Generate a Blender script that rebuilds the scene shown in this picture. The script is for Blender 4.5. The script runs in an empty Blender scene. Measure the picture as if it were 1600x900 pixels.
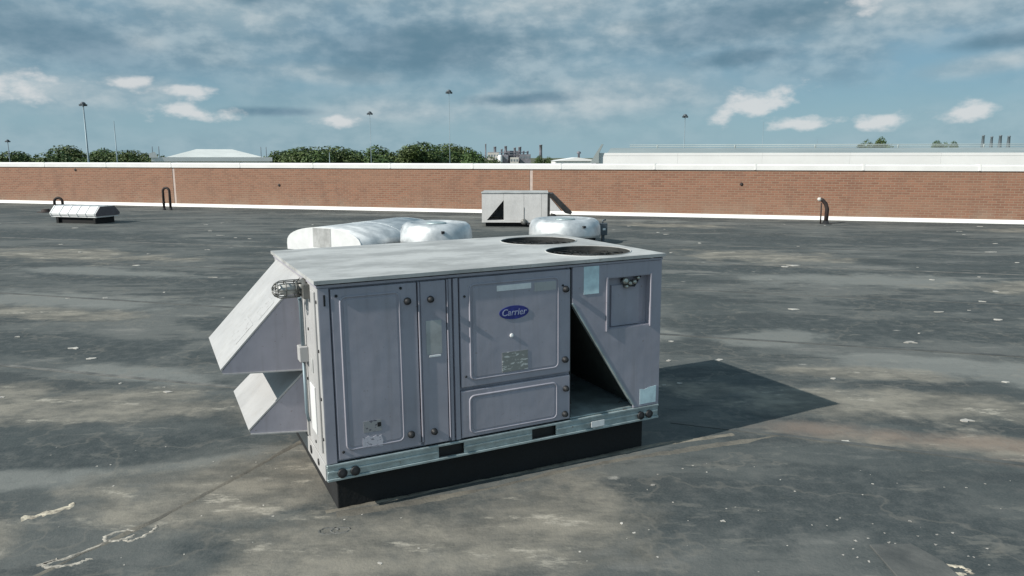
import bpy, bmesh, math, random
from mathutils import Vector, Matrix
R = math.radians
rnd = random.Random(7)
scene = bpy.context.scene
COL = scene.collection

# ------------------------------------------------------------------ camera
CAM_H, CAM_PITCH = 1.9705, 0.17534
cam_data = bpy.data.cameras.new("camera")
cam_data.sensor_width = 36.0
cam_data.lens = 26.0
cam_data.clip_start = 0.05
cam_data.clip_end = 9000
cam = bpy.data.objects.new("camera", cam_data)
cam.location = (0, 0, CAM_H)
cam.rotation_euler = (math.pi / 2 - CAM_PITCH, 0, 0)
COL.objects.link(cam)
scene.camera = cam

# ------------------------------------------------------------------ exposure
vs = scene.view_settings
vs.view_transform = 'Standard'
vs.look = 'None'
vs.exposure = 0.0
vs.gamma = 1.0
vs.use_curve_mapping = False
scene.cycles.max_bounces = 6
scene.cycles.diffuse_bounces = 3
scene.cycles.glossy_bounces = 3

# ------------------------------------------------------------------ sun
SUN_AZ, SUN_EL = 29.5, 35.4          # azimuth the light travels towards, from +X
sd = Vector((math.cos(R(SUN_AZ)) * math.cos(R(SUN_EL)), math.sin(R(SUN_AZ)) * math.cos(R(SUN_EL)), -math.sin(R(SUN_EL))))
sun_data = bpy.data.lights.new("sun", 'SUN')
sun_data.energy = 4.8
sun_data.angle = R(0.5)
sun_data.color = (1.0, 0.95, 0.87)
sun = bpy.data.objects.new("sun", sun_data)
sun.rotation_euler = sd.to_track_quat('-Z', 'Y').to_euler()
sun.location = (-20, -12, 20)
COL.objects.link(sun)


# ------------------------------------------------------------------ node helper
class NT:
    def __init__(self, tree):
        self.t = tree
        self.n = tree.nodes
        self.l = tree.links

    def node(self, kind, **kw):
        nd = self.n.new(kind)
        for k, v in kw.items():
            setattr(nd, k, v)
        return nd

    def put(self, sock, v):
        if hasattr(v, 'is_output') or isinstance(v, bpy.types.NodeSocket):
            self.l.new(v, sock)
        elif v is not None:
            if isinstance(v, (tuple, list)) and len(v) == 3 and sock.type == 'RGBA':
                v = (*v, 1)
            sock.default_value = v

    def math(self, op, a, b=None, c=None, clamp=False):
        nd = self.node('ShaderNodeMath', operation=op, use_clamp=clamp)
        self.put(nd.inputs[0], a)
        self.put(nd.inputs[1], b)
        self.put(nd.inputs[2], c)
        return nd.outputs[0]

    def mix(self, f, a, b, blend='MIX'):
        nd = self.node('ShaderNodeMix', data_type='RGBA', blend_type=blend)
        self.put(nd.inputs[0], f)
        self.put(nd.inputs[6], a)
        self.put(nd.inputs[7], b)
        return nd.outputs[2]

    def noise(self, vec, scale, detail=4, rough=0.55, dist=0.0, out=0):
        nd = self.node('ShaderNodeTexNoise')
        self.put(nd.inputs['Vector'], vec)
        nd.inputs['Scale'].default_value = scale
        nd.inputs['Detail'].default_value = detail
        nd.inputs['Roughness'].default_value = rough
        nd.inputs['Distortion'].default_value = dist
        return nd.outputs[out]

    def ramp(self, v, a, b, lo=0.0, hi=1.0, smooth=True):
        nd = self.node('ShaderNodeMapRange', interpolation_type='SMOOTHSTEP' if smooth else 'LINEAR')
        self.put(nd.inputs[0], v)
        for i, x in enumerate((a, b, lo, hi)):
            nd.inputs[i + 1].default_value = x
        return nd.outputs[0]

    def mapping(self, vec, loc=(0, 0, 0), rot=(0, 0, 0), scale=(1, 1, 1), kind='POINT'):
        nd = self.node('ShaderNodeMapping', vector_type=kind)
        self.put(nd.inputs[0], vec)
        nd.inputs[1].default_value = loc
        nd.inputs[2].default_value = rot
        nd.inputs[3].default_value = scale
        return nd.outputs[0]

    def length(self, vec):
        nd = self.node('ShaderNodeVectorMath', operation='LENGTH')
        self.put(nd.inputs[0], vec)
        return nd.outputs['Value']

    def blob(self, vec, cx, cy, rot, sx, sy, wob=None, k=0.5, soft=0.6):
        d = self.length(self.mapping(vec, (cx, cy, 0), (0, 0, R(rot)), (sx, sy, 1), 'TEXTURE'))
        if wob is not None:
            d = self.math('MULTIPLY_ADD', wob, k, d)
        return self.ramp(d, 1.0, 1.0 - soft, 0.0, 1.0)


# ------------------------------------------------------------------ sky
world = bpy.data.worlds.new("World")
scene.world = world
world.use_nodes = True
w = NT(world.node_tree)
w.n.clear()
gen = w.node('ShaderNodeTexCoord').outputs['Generated']
sep = w.node('ShaderNodeSeparateXYZ')
w.put(sep.inputs[0], gen)
az = w.math('MULTIPLY', w.math('ARCTAN2', sep.outputs[0], sep.outputs[1]), 57.2958)
el = w.math('MULTIPLY', w.math('ARCSINE', sep.outputs[2]), 57.2958)
cmb = w.node('ShaderNodeCombineXYZ')
w.put(cmb.inputs[0], az)
w.put(cmb.inputs[1], el)
ae = cmb.outputs[0]
sky = w.node('ShaderNodeTexSky', sky_type='NISHITA')
sky.sun_disc = False
sky.sun_elevation = R(SUN_EL)
sky.sun_rotation = R(-118)
sky.air_density = 1.0
sky.dust_density = 0.6
sky.ozone_density = 1.2
clear = w.mix(0.6, w.mix(1.0, sky.outputs[0], (0.50, 0.68, 0.80), 'MULTIPLY'), (3.0, 5.1, 6.4))
# cloud noise, drawn out sideways as a flat layer of clouds looks near the horizon
wob1 = w.math('SUBTRACT', w.noise(w.mapping(ae, scale=(0.065, 0.17, 1)), 1.5, 5, 0.5), 0.5)
wob2 = w.math('SUBTRACT', w.noise(w.mapping(ae, (3, 7, 0), scale=(0.28, 0.52, 1)), 1.4, 5, 0.56), 0.5)
veil = w.noise(w.mapping(ae, (11, 2, 0), scale=(0.04, 0.11, 1)), 1.4, 4, 0.5)
CL_PALE = (4.8, 6.0, 6.6)
CL_LIGHT = (6.4, 7.2, 7.5)
CL_WHITE = (8.8, 8.9, 8.9)
CL_DARK = (1.45, 2.7, 3.6)
CL_MID = (2.6, 3.9, 4.9)
c = w.mix(w.ramp(el, 6.0, 0.0, 0.0, 0.55), clear, (4.1, 6.0, 6.9))
# a broken grey deck that thickens with height
high = w.ramp(w.math('MULTIPLY_ADD', wob1, 9.0, el), 3.5, 8.5, 0.0, 1.0)
vm = w.math('MULTIPLY', w.ramp(veil, 0.36, 0.60), w.math('MULTIPLY_ADD', high, 0.25, 0.40))
c = w.mix(vm, c, w.mix(w.ramp(wob2, -0.2, 0.2), (2.7, 4.1, 4.9), CL_PALE))
deck = w.math('MULTIPLY', high, w.ramp(w.math('MULTIPLY_ADD', wob2, 0.5, wob1), -0.22, 0.10, 0.0, 0.5))
c = w.mix(deck, c, w.mix(w.ramp(wob2, -0.18, 0.18), (2.1, 3.3, 4.2), CL_PALE))
# (azimuth, elevation, rotation, half widths)
PALE = [(-20.5, 9.9, -4, 7, 1.6), (2.0, 11.0, 3, 9, 2.0), (27, 10.2, 4, 11, 2.1), (9.5, 9.2, 2, 4.5, 0.8),
        (6, 4.2, 4, 15, 2.5), (-30, 4.2, 3, 9, 1.9), (-14, 6.0, -3, 6, 1.0), (-25.5, 7.5, 0, 2.8, 1.3),
        (-9, 3.3, 2, 10, 1.5), (33, 6.0, 8, 6, 1.1), (-12, 11.5, 2, 5, 1.3)]
p = None
for b in PALE:
    v = w.blob(ae, *b, wob=wob1, k=1.6, soft=0.9)
    p = v if p is None else w.math('MAXIMUM', p, v)
c = w.mix(w.math('MULTIPLY', p, 0.8), c, w.mix(w.ramp(w.math('MULTIPLY_ADD', wob1, 0.8, wob2), -0.2, 0.26), (3.5, 4.9, 5.7), CL_LIGHT))
DARK = [(-30.5, 7.4, -7, 11, 2.5), (-7.0, 8.0, 1, 12.5, 2.7), (16, 9.4, 6, 10.5, 2.3), (33.5, 7.3, 4, 4.6, 0.85),
        (-19, 11.3, -8, 6, 1.2), (17, 7.0, 3, 5.0, 1.0), (1.5, 4.3, 2, 6, 0.7), (-17, 3.2, 0, 5, 0.5)]
dk = None
for b in DARK:
    v = w.blob(ae, *b, wob=w.math('MULTIPLY_ADD', wob2, 0.22, wob1), k=1.5, soft=0.8)
    dk = v if dk is None else w.math('MAXIMUM', dk, v)
dcol = w.mix(w.ramp(w.math('MULTIPLY_ADD', wob2, 0.45, wob1), -0.14, 0.22), CL_DARK, CL_MID)
c = w.mix(w.math('MULTIPLY', dk, 0.9), c, dcol)
WHITE = [(18.0, 4.0, 22, 3.8, 1.1), (20.5, 2.4, 2, 2.6, 0.55), (31.2, 3.0, 8, 2.4, 0.8), (26.2, 2.4, 10, 1.8, 0.7),
         (-23.3, 4.5, 0, 2.6, 0.6), (-26.4, 5.0, 0, 1.4, 0.55), (-33.0, 4.6, 0, 3.4, 1.1), (-22.8, 3.0, -5, 3.4, 0.7),
         (25.6, 11.2, 30, 2.4, 1.7), (1.8, 12.0, 0, 4.6, 1.0), (-13.4, 2.7, 0, 2.8, 0.7)]
wh = None
for b in WHITE:
    v = w.blob(ae, *b, wob=w.math('MULTIPLY_ADD', wob1, 0.5, wob2), k=3.8, soft=1.0)
    wh = v if wh is None else w.math('MAXIMUM', wh, v)
c = w.mix(w.math('MULTIPLY', wh, 0.78), c, CL_WHITE)
bg = w.node('ShaderNodeBackground')
w.put(bg.inputs[0], c)
bg.inputs[1].default_value = 0.083
wo = w.node('ShaderNodeOutputWorld')
w.l.new(bg.outputs[0], wo.inputs[0])
world.cycles.sampling_method = 'MANUAL'
world.cycles.sample_map_resolution = 256


# ------------------------------------------------------------------ materials
def new_mat(name):
    m = bpy.data.materials.new(name)
    m.use_nodes = True
    t = NT(m.node_tree)
    b = t.n['Principled BSDF']
    return m, t, b


def simple(name, col, rough=0.6, metal=0.0, var=0.12, scale=6.0, bump=0.0, bscale=60.0, col2=None, spots=None):
    """paint / metal with mottled tone, optional speckle dirt and fine relief"""
    m, t, b = new_mat(name)
    oc = t.node('ShaderNodeTexCoord').outputs['Object']
    n = t.noise(oc, scale, 5, 0.6)
    dark = tuple(x * (1 - var) for x in col) if col2 is None else col2
    lite = tuple(min(1, x * (1 + var)) for x in col)
    cc = t.mix(t.ramp(n, 0.3, 0.7), dark, lite)
    if spots:
        scol, sscale, thr = spots
        s = t.ramp(t.noise(oc, sscale, 3, 0.7), thr, thr + 0.06)
        cc = t.mix(s, cc, scol)
    t.put(b.inputs['Base Color'], cc)
    t.put(b.inputs['Roughness'], t.ramp(n, 0.2, 0.8, rough * 0.85, min(1, rough * 1.15)))
    b.inputs['Metallic'].default_value = metal
    if bump:
        bp = t.node('ShaderNodeBump')
        bp.inputs['Strength'].default_value = bump
        bp.inputs['Distance'].default_value = 0.01
        t.put(bp.inputs['Height'], t.noise(oc, bscale, 3, 0.6))
        t.l.new(bp.outputs[0], b.inputs['Normal'])
    return m


M = {}
# unit paint: grey enamel with rain streaks and dust
def paint_mat(name, base, streak):
    m, t, b = new_mat(name)
    oc = t.node('ShaderNodeTexCoord').outputs['Object']
    n = t.noise(oc, 3.0, 5, 0.6)
    s = t.noise(t.mapping(oc, scale=(14, 14, 0.9)), 1.6, 4, 0.6)
    f = t.noise(oc, 45, 3, 0.7)
    c0 = t.mix(t.ramp(n, 0.3, 0.7), tuple(x * 0.93 for x in base), tuple(x * 1.06 for x in base))
    c0 = t.mix(t.math('MULTIPLY', t.ramp(s, 0.5, 0.75), 0.45), c0, streak)
    c0 = t.mix(t.math('MULTIPLY', t.ramp(f, 0.64, 0.74), 0.6), c0, (0.20, 0.15, 0.11))
    g = t.noise(t.mapping(oc, (4, 4, 9), scale=(5, 5, 2.2)), 1.0, 6, 0.7)
    c0 = t.mix(t.ramp(g, 0.52, 0.72, 0, 0.5), c0, tuple(x * 0.72 for x in base))
    c0 = t.mix(t.ramp(g, 0.46, 0.28, 0, 0.4), c0, tuple(min(1, x * 1.18) for x in base))
    t.put(b.inputs['Base Color'], c0)
    t.put(b.inputs['Roughness'], t.ramp(n, 0.2, 0.8, 0.42, 0.6))
    bp = t.node('ShaderNodeBump')
    bp.inputs['Strength'].default_value = 0.5
    bp.inputs['Distance'].default_value = 0.01
    t.put(bp.inputs['Height'], t.math('ADD', t.noise(oc, 4.0, 2, 0.5), t.math('MULTIPLY', f, 0.04)))
    t.l.new(bp.outputs[0], b.inputs['Normal'])
    return m


def top_mat():
    m, t, b = new_mat('chalky_top')
    oc = t.node('ShaderNodeTexCoord').outputs['Object']
    n = t.noise(t.mapping(oc, scale=(0.9, 1.7, 1)), 2.4, 6, 0.66)
    f = t.noise(oc, 22, 4, 0.7)
    c0 = t.mix(t.ramp(n, 0.36, 0.62), (0.35, 0.355, 0.35), (0.51, 0.52, 0.515))
    # soot and rust drift round the fan openings
    d = t.blob(oc, 1.75, 0.72, 0, 0.95, 1.0, t.math('SUBTRACT', n, 0.5), 1.6, 0.9)
    c0 = t.mix(t.math('MULTIPLY', d, 0.55), c0, (0.27, 0.25, 0.225))
    c0 = t.mix(t.ramp(f, 0.58, 0.74, 0, 0.5), c0, (0.25, 0.23, 0.20))
    t.put(b.inputs['Base Color'], c0)
    t.put(b.inputs['Roughness'], t.ramp(n, 0.3, 0.7, 0.55, 0.75))
    bp = t.node('ShaderNodeBump')
    bp.inputs['Strength'].default_value = 0.15
    bp.inputs['Distance'].default_value = 0.01
    t.put(bp.inputs['Height'], n)
    t.l.new(bp.outputs[0], b.inputs['Normal'])
    return m


M['paint'] = paint_mat('shade_grey_enamel', (0.385, 0.375, 0.430), (0.29, 0.275, 0.30))  # unit enamel as seen shaded: darker and purplish, shade put into the colour
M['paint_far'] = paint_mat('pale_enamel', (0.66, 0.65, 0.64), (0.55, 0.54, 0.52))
M['paint_end'] = paint_mat('lit_weathered_enamel', (0.47, 0.47, 0.47), (0.38, 0.365, 0.34))  # same enamel made lighter and neutral for the sunlit end and hood slopes
M['paint_top'] = top_mat()
M['galv'] = simple('galvanised_rail', (0.42, 0.50, 0.51), 0.45, 0.45, 0.2, 9, 0.1, 40, spots=((0.2, 0.16, 0.12), 14, 0.66))
M['silver'] = simple('spun_aluminium', (0.72, 0.74, 0.75), 0.52, 0.6, 0.1, 3, 0.08, 7, col2=(0.50, 0.53, 0.55))
M['silver_white'] = simple('white_metal', (0.78, 0.79, 0.79), 0.5, 0.0, 0.05, 5)
M['black'] = simple('black_rubber', (0.015, 0.016, 0.018), 0.6, 0, 0.3, 12)
M['curb'] = simple('black_curb_membrane', (0.012, 0.013, 0.014), 0.9, 0, 0.35, 7, 0.3, 30)  # black membrane, made darker still for the shade under the rail
M['coil'] = simple('dark_coil_fins', (0.035, 0.040, 0.036), 0.7, 0.2, 0.3, 20, 0.3, 90)
M['wire'] = simple('grey_wire', (0.20, 0.20, 0.19), 0.5, 0.6, 0.2, 20)
M['fan'] = simple('dark_fan_metal', (0.05, 0.05, 0.05), 0.55, 0.5, 0.3, 8)
M['brown_pipe'] = simple('dark_brown_pipe', (0.032, 0.022, 0.020), 0.7, 0.0, 0.35, 10, 0.2, 40)
M['pale_cap'] = simple('pale_pipe_cap', (0.62, 0.60, 0.56), 0.6)
M['white_flash'] = simple('white_coping_metal', (0.86, 0.86, 0.84), 0.5, 0, 0.05, 1.2)
M['joint'] = simple('pale_joint_sealant', (0.55, 0.45, 0.40), 0.8, 0, 0.1, 4)
M['white_roof'] = simple('white_roof_panels', (0.90, 0.90, 0.89), 0.6, 0, 0.04, 0.4)
M['grey_roof'] = simple('grey_green_metal_roof', (0.34, 0.39, 0.39), 0.5, 0.1, 0.08, 0.3)
M['pole'] = simple('pale_galvanised_pole', (0.24, 0.31, 0.35), 0.5, 0.3, 0.1, 1.0)
M['pole_dark'] = simple('dark_lamp_head', (0.11, 0.13, 0.15), 0.5, 0.3)
M['plant_grey'] = simple('plant_grey_steel', (0.22, 0.22, 0.25), 0.6, 0.2, 0.25, 0.4)
M['plant_pale'] = simple('plant_pale_cladding', (0.55, 0.53, 0.50), 0.6, 0, 0.1, 0.4)
M['bark'] = simple('bark', (0.09, 0.07, 0.05), 0.9, 0, 0.3, 3)
M['stack'] = simple('far_stack_grey', (0.16, 0.20, 0.23), 0.7, 0, 0.1, 1)
M['label_white'] = simple('white_label', (0.86, 0.87, 0.87), 0.5, 0, 0.06, 30)
M['label_blue'] = simple('pale_blue_label', (0.66, 0.84, 0.90), 0.5, 0, 0.14, 14)
M['emblem_blue'] = simple('emblem_blue', (0.035, 0.045, 0.24), 0.4, 0, 0.2, 40)
M['emblem_white'] = simple('emblem_white', (0.42, 0.46, 0.60), 0.4, 0, 0.05, 40)
M['glass'] = simple('lamp_glass', (0.5, 0.5, 0.48), 0.2, 0, 0.1, 20)
M['brass'] = simple('fittings_metal', (0.45, 0.45, 0.40), 0.3, 0.8, 0.2, 40)
M['debris'] = simple('pale_flakes', (0.45, 0.43, 0.395), 0.9, 0, 0.4, 1.5)
M['sealant'] = simple('dried_sealant', (0.43, 0.40, 0.345), 0.85, 0, 0.3, 30, 0.5, 50, col2=(0.16, 0.15, 0.13))
M['cream'] = simple('cream_sealant', (0.52, 0.47, 0.37), 0.8, 0, 0.3, 30, 0.4, 50, col2=(0.24, 0.21, 0.17))


def printed(name, base, ink, sx, sy, thr):
    m, t, b = new_mat(name)
    oc = t.node('ShaderNodeTexCoord').outputs['Object']
    n = t.noise(t.mapping(oc, scale=(sx, sx, sy)), 1.0, 3, 0.6)
    t.put(b.inputs['Base Color'], t.mix(t.ramp(n, thr, thr + 0.08), base, ink))
    b.inputs['Roughness'].default_value = 0.5
    return m


M['nameplate'] = printed('printed_nameplate', (0.26, 0.27, 0.26), (0.62, 0.64, 0.62), 22, 60, 0.55)
M['tag'] = printed('torn_sticker', (0.60, 0.58, 0.64), (0.24, 0.24, 0.28), 40, 60, 0.54)
M['tag_dark'] = printed('faded_sticker', (0.34, 0.34, 0.35), (0.10, 0.10, 0.13), 40, 60, 0.56)


def leaf_mat(name, a, b2):
    m, t, b = new_mat(name)
    oc = t.node('ShaderNodeTexCoord').outputs['Object']
    oi = t.node('ShaderNodeObjectInfo').outputs['Random']
    n = t.noise(oc, 0.5, 3, 0.6)
    n2 = t.noise(oc, 4.0, 2, 0.6)
    f = t.math('ADD', t.math('MULTIPLY', n, 0.7), t.math('MULTIPLY', n2, 0.3))
    c0 = t.mix(t.ramp(f, 0.35, 0.65), a, b2)
    c0 = t.mix(t.math('MULTIPLY', oi, 0.5), c0, (0.085, 0.095, 0.025))
    t.put(b.inputs['Base Color'], c0)
    b.inputs['Roughness'].default_value = 0.6
    return m


M['leaf'] = leaf_mat('tree_foliage', (0.030, 0.070, 0.016), (0.085, 0.145, 0.035))


# brick
def brick_mat():
    m, t, b = new_mat('red_brick')
    oc = t.node('ShaderNodeTexCoord').outputs['Object']
    sp = t.node('ShaderNodeSeparateXYZ')
    t.put(sp.inputs[0], oc)
    cb = t.node('ShaderNodeCombineXYZ')
    t.put(cb.inputs[0], sp.outputs[0])
    t.put(cb.inputs[1], sp.outputs[2])
    br = t.node('ShaderNodeTexBrick')
    t.put(br.inputs['Vector'], cb.outputs[0])
    br.inputs['Scale'].default_value = 1.0
    br.inputs['Brick Width'].default_value = 0.225
    br.inputs['Row Height'].default_value = 0.075
    br.inputs['Mortar Size'].default_value = 0.009
    br.inputs['Mortar Smooth'].default_value = 0.2
    br.inputs['Bias'].default_value = -0.1
    t.put(br.inputs['Color1'], (0.33, 0.160, 0.102))
    t.put(br.inputs['Color2'], (0.235, 0.114, 0.074))
    t.put(br.inputs['Mortar'], (0.345, 0.25, 0.18))
    big = t.noise(t.mapping(oc, scale=(0.25, 1, 1.2)), 0.9, 5, 0.6)
    stain = t.ramp(t.noise(t.mapping(oc, (9, 0, 2), scale=(0.9, 1, 0.35)), 1.6, 6, 0.7), 0.5, 0.72, 0, 0.4)
    dust = t.ramp(sp.outputs[2], 0.75, 0.05, 0.0, 1.0)
    c0 = t.mix(t.ramp(big, 0.35, 0.7, 0, 0.4), br.outputs[0], (0.33, 0.20, 0.135))
    c0 = t.mix(t.math('MULTIPLY', dust, t.ramp(t.noise(oc, 1.4, 4, 0.65), 0.35, 0.7, 0, 0.5)), c0, (0.36, 0.28, 0.21))
    c0 = t.mix(stain, c0, (0.17, 0.10, 0.075))
    t.put(b.inputs['Base Color'], c0)
    b.inputs['Roughness'].default_value = 0.85
    bp = t.node('ShaderNodeBump')
    bp.inputs['Strength'].default_value = 0.6
    bp.inputs['Distance'].default_value = 0.008
    t.put(bp.inputs['Height'], t.math('SUBTRACT', 1.0, br.outputs[1]))
    t.l.new(bp.outputs[0], b.inputs['Normal'])
    return m


M['brick'] = brick_mat()


# roof membrane
def membrane_mat():
    m, t, b = new_mat('weathered_roof_membrane')
    oc = t.node('ShaderNodeTexCoord').outputs['Object']
    big = t.noise(oc, 0.30, 6, 0.62)
    mid = t.noise(t.mapping(oc, (5, 3, 0), (0, 0, R(-16)), (0.55, 1.7, 1)), 1.0, 7, 0.66)
    fine = t.noise(oc, 8.0, 5, 0.68)
    grain = t.noise(oc, 70.0, 2, 0.6)
    wob = t.math('SUBTRACT', t.noise(t.mapping(oc, (1, 9, 0)), 1.1, 6, 0.66), 0.47)
    c0 = t.mix(t.ramp(big, 0.36, 0.62), (0.054, 0.068, 0.071), (0.130, 0.139, 0.134))
    c0 = t.mix(t.ramp(mid, 0.50, 0.60, 0, 0.85), c0, (0.044, 0.056, 0.060))
    c0 = t.mix(t.ramp(mid, 0.44, 0.34, 0, 0.8), c0, (0.195, 0.197, 0.185))

    def blobs(lst, k, soft):
        v = None
        for a in lst:
            x = t.blob(oc, *a, wob=wob, k=k, soft=soft)
            v = x if v is None else t.math('MAXIMUM', v, x)
        return v
    # clean, darker membrane
    dark = blobs([(-2.95, 4.72, 17, 1.5, 0.42), (3.6, 8.3, -6, 2.6, 0.95), (5.9, 9.7, -14, 2.2, 0.7), (1.5, 3.95, 12, 1.5, 0.55),
                  (2.5, 3.5, 0, 1.1, 0.4), (-4.9, 7.6, -14, 3.0, 0.7), (-5.5, 12, -14, 5, 1.0), (6.0, 18.0, -15, 8, 1.1), (-1.45, 3.5, 10, 0.5, 0.25),
                  (-12, 19, -14, 5, 1.2), (11, 14, -14, 4, 0.9), (-4.4, 5.2, -10, 0.9, 0.3), (-3.0, 8.6, -14, 1.6, 0.5), (4.4, 12.9, -14, 2.6, 0.6)], 2.0, 0.4)
    c0 = t.mix(t.math('MULTIPLY', dark, 0.92), c0, t.mix(t.ramp(fine, 0.3, 0.7), (0.040, 0.053, 0.057), (0.062, 0.075, 0.078)))
    # pale grey scour
    pale = blobs([(2.9, 7.9, 8, 1.0, 0.5), (6.0, 11.8, -10, 3.0, 1.0), (-1.9, 4.62, 20, 0.75, 0.16), (-3.2, 4.25, 14, 0.9, 0.22), (4.6, 6.6, -14, 2.0, 0.6),
                  (-6.5, 10.2, -14, 3.0, 0.7), (-2.6, 9.4, -14, 2.2, 0.5), (0, 24.3, -16, 9, 0.6), (-3.4, 6.6, -14, 1.2, 0.35), (4.0, 7.0, -14, 1.5, 0.3), (1.3, 8.2, 10, 0.9, 0.7), (-7.5, 12.8, -14, 3.0, 0.5)], 2.4, 0.6)
    c0 = t.mix(t.math('MULTIPLY', pale, 0.75), c0, (0.225, 0.235, 0.222))
    # dust drifts and silt left by ponding
    tan = blobs([(2.9, 5.75, -12, 1.9, 0.62), (4.6, 5.3, -14, 1.2, 0.4), (3.6, 4.75, -14, 1.7, 0.32), (-1.75, 4.22, 25, 1.15, 0.66), (-0.45, 3.55, 18, 1.7, 0.75),
                 (-3.5, 5.75, -8, 1.9, 0.62), (3.2, 6.6, -10, 1.2, 0.3), (5, 14.8, -15, 2.2, 1.3), (4.5, 21.6, -16, 2.6, 0.8),
                 (-2.9, 3.45, 10, 0.8, 0.5), (-9, 15, -15, 3.6, 1.1), (8.5, 11, -10, 2.5, 0.9), (14, 20, -15, 2.2, 0.8), (-6, 9.3, -12, 2.0, 0.5)], 2.6, 0.6)
    tcol = t.mix(t.ramp(t.noise(t.mapping(oc, (3, 1, 0), (0, 0, R(-12)), (0.8, 1.6, 1)), 2.0, 6, 0.7), 0.36, 0.64), (0.132, 0.130, 0.115), (0.30, 0.278, 0.232))
    c0 = t.mix(t.math('MULTIPLY', tan, 0.88), c0, tcol)
    rust = blobs([(3.1, 4.95, -14, 1.5, 0.26), (3.8, 4.45, -14, 1.1, 0.2), (2.2, 5.2, -5, 0.7, 0.22)], 2.2, 0.85)
    c0 = t.mix(t.math('MULTIPLY', rust, 0.6), c0, (0.25, 0.185, 0.145))
    # bright crusts where silt has dried thick
    crust = t.math('MULTIPLY', t.ramp(t.noise(t.mapping(oc, (7, 2, 0), (0, 0, R(-14)), (0.7, 1.8, 1)), 2.4, 6, 0.72), 0.56, 0.66), t.math('MAXIMUM', tan, 0.2))
    c0 = t.mix(t.math('MULTIPLY', crust, 0.85), c0, (0.46, 0.43, 0.365))
    # tide lines of old puddles
    ring = t.math('ABSOLUTE', t.math('SUBTRACT', t.noise(t.mapping(oc, (2, 2, 0)), 0.7, 5, 0.58), 0.52))
    c0 = t.mix(t.ramp(ring, 0.012, 0.0, 0, 0.26), c0, (0.23, 0.215, 0.185))
    c0 = t.mix(t.ramp(fine, 0.45, 0.75, 0, 0.25), c0, (0.19, 0.185, 0.17))
    c0 = t.mix(t.ramp(fine, 0.46, 0.25, 0, 0.3), c0, (0.045, 0.052, 0.052))
    # soft lime spots and droppings
    vor = t.node('ShaderNodeTexVoronoi')
    t.put(vor.inputs['Vector'], t.mapping(oc, (0.3, 0.7, 0), scale=(0.8, 1.1, 1)))
    vor.inputs['Scale'].default_value = 1.7
    sd_ = t.math('MULTIPLY_ADD', fine, 0.26, vor.outputs['Distance'])
    c0 = t.mix(t.math('MULTIPLY', t.ramp(sd_, 0.205, 0.135, 0, 0.8), t.ramp(wob, -0.05, 0.03)), c0, (0.37, 0.36, 0.33))
    c0 = t.mix(t.ramp(grain, 0.3, 0.8, 0, 0.2), c0, (0.2, 0.195, 0.185))
    t.put(b.inputs['Base Color'], c0)
    t.put(b.inputs['Roughness'], t.ramp(mid, 0.3, 0.7, 0.75, 0.92))
    b.inputs['Specular IOR Level'].default_value = 0.25
    bp = t.node('ShaderNodeBump')
    bp.inputs['Strength'].default_value = 0.5
    bp.inputs['Distance'].default_value = 0.014
    t.put(bp.inputs['Height'], t.math('ADD', fine, t.math('MULTIPLY', grain, 0.25)))
    t.l.new(bp.outputs[0], b.inputs['Normal'])
    return m


M['membrane'] = membrane_mat()
M['grass'] = simple('far_ground', (0.10, 0.11, 0.06), 0.9, 0, 0.4, 0.02)


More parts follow.
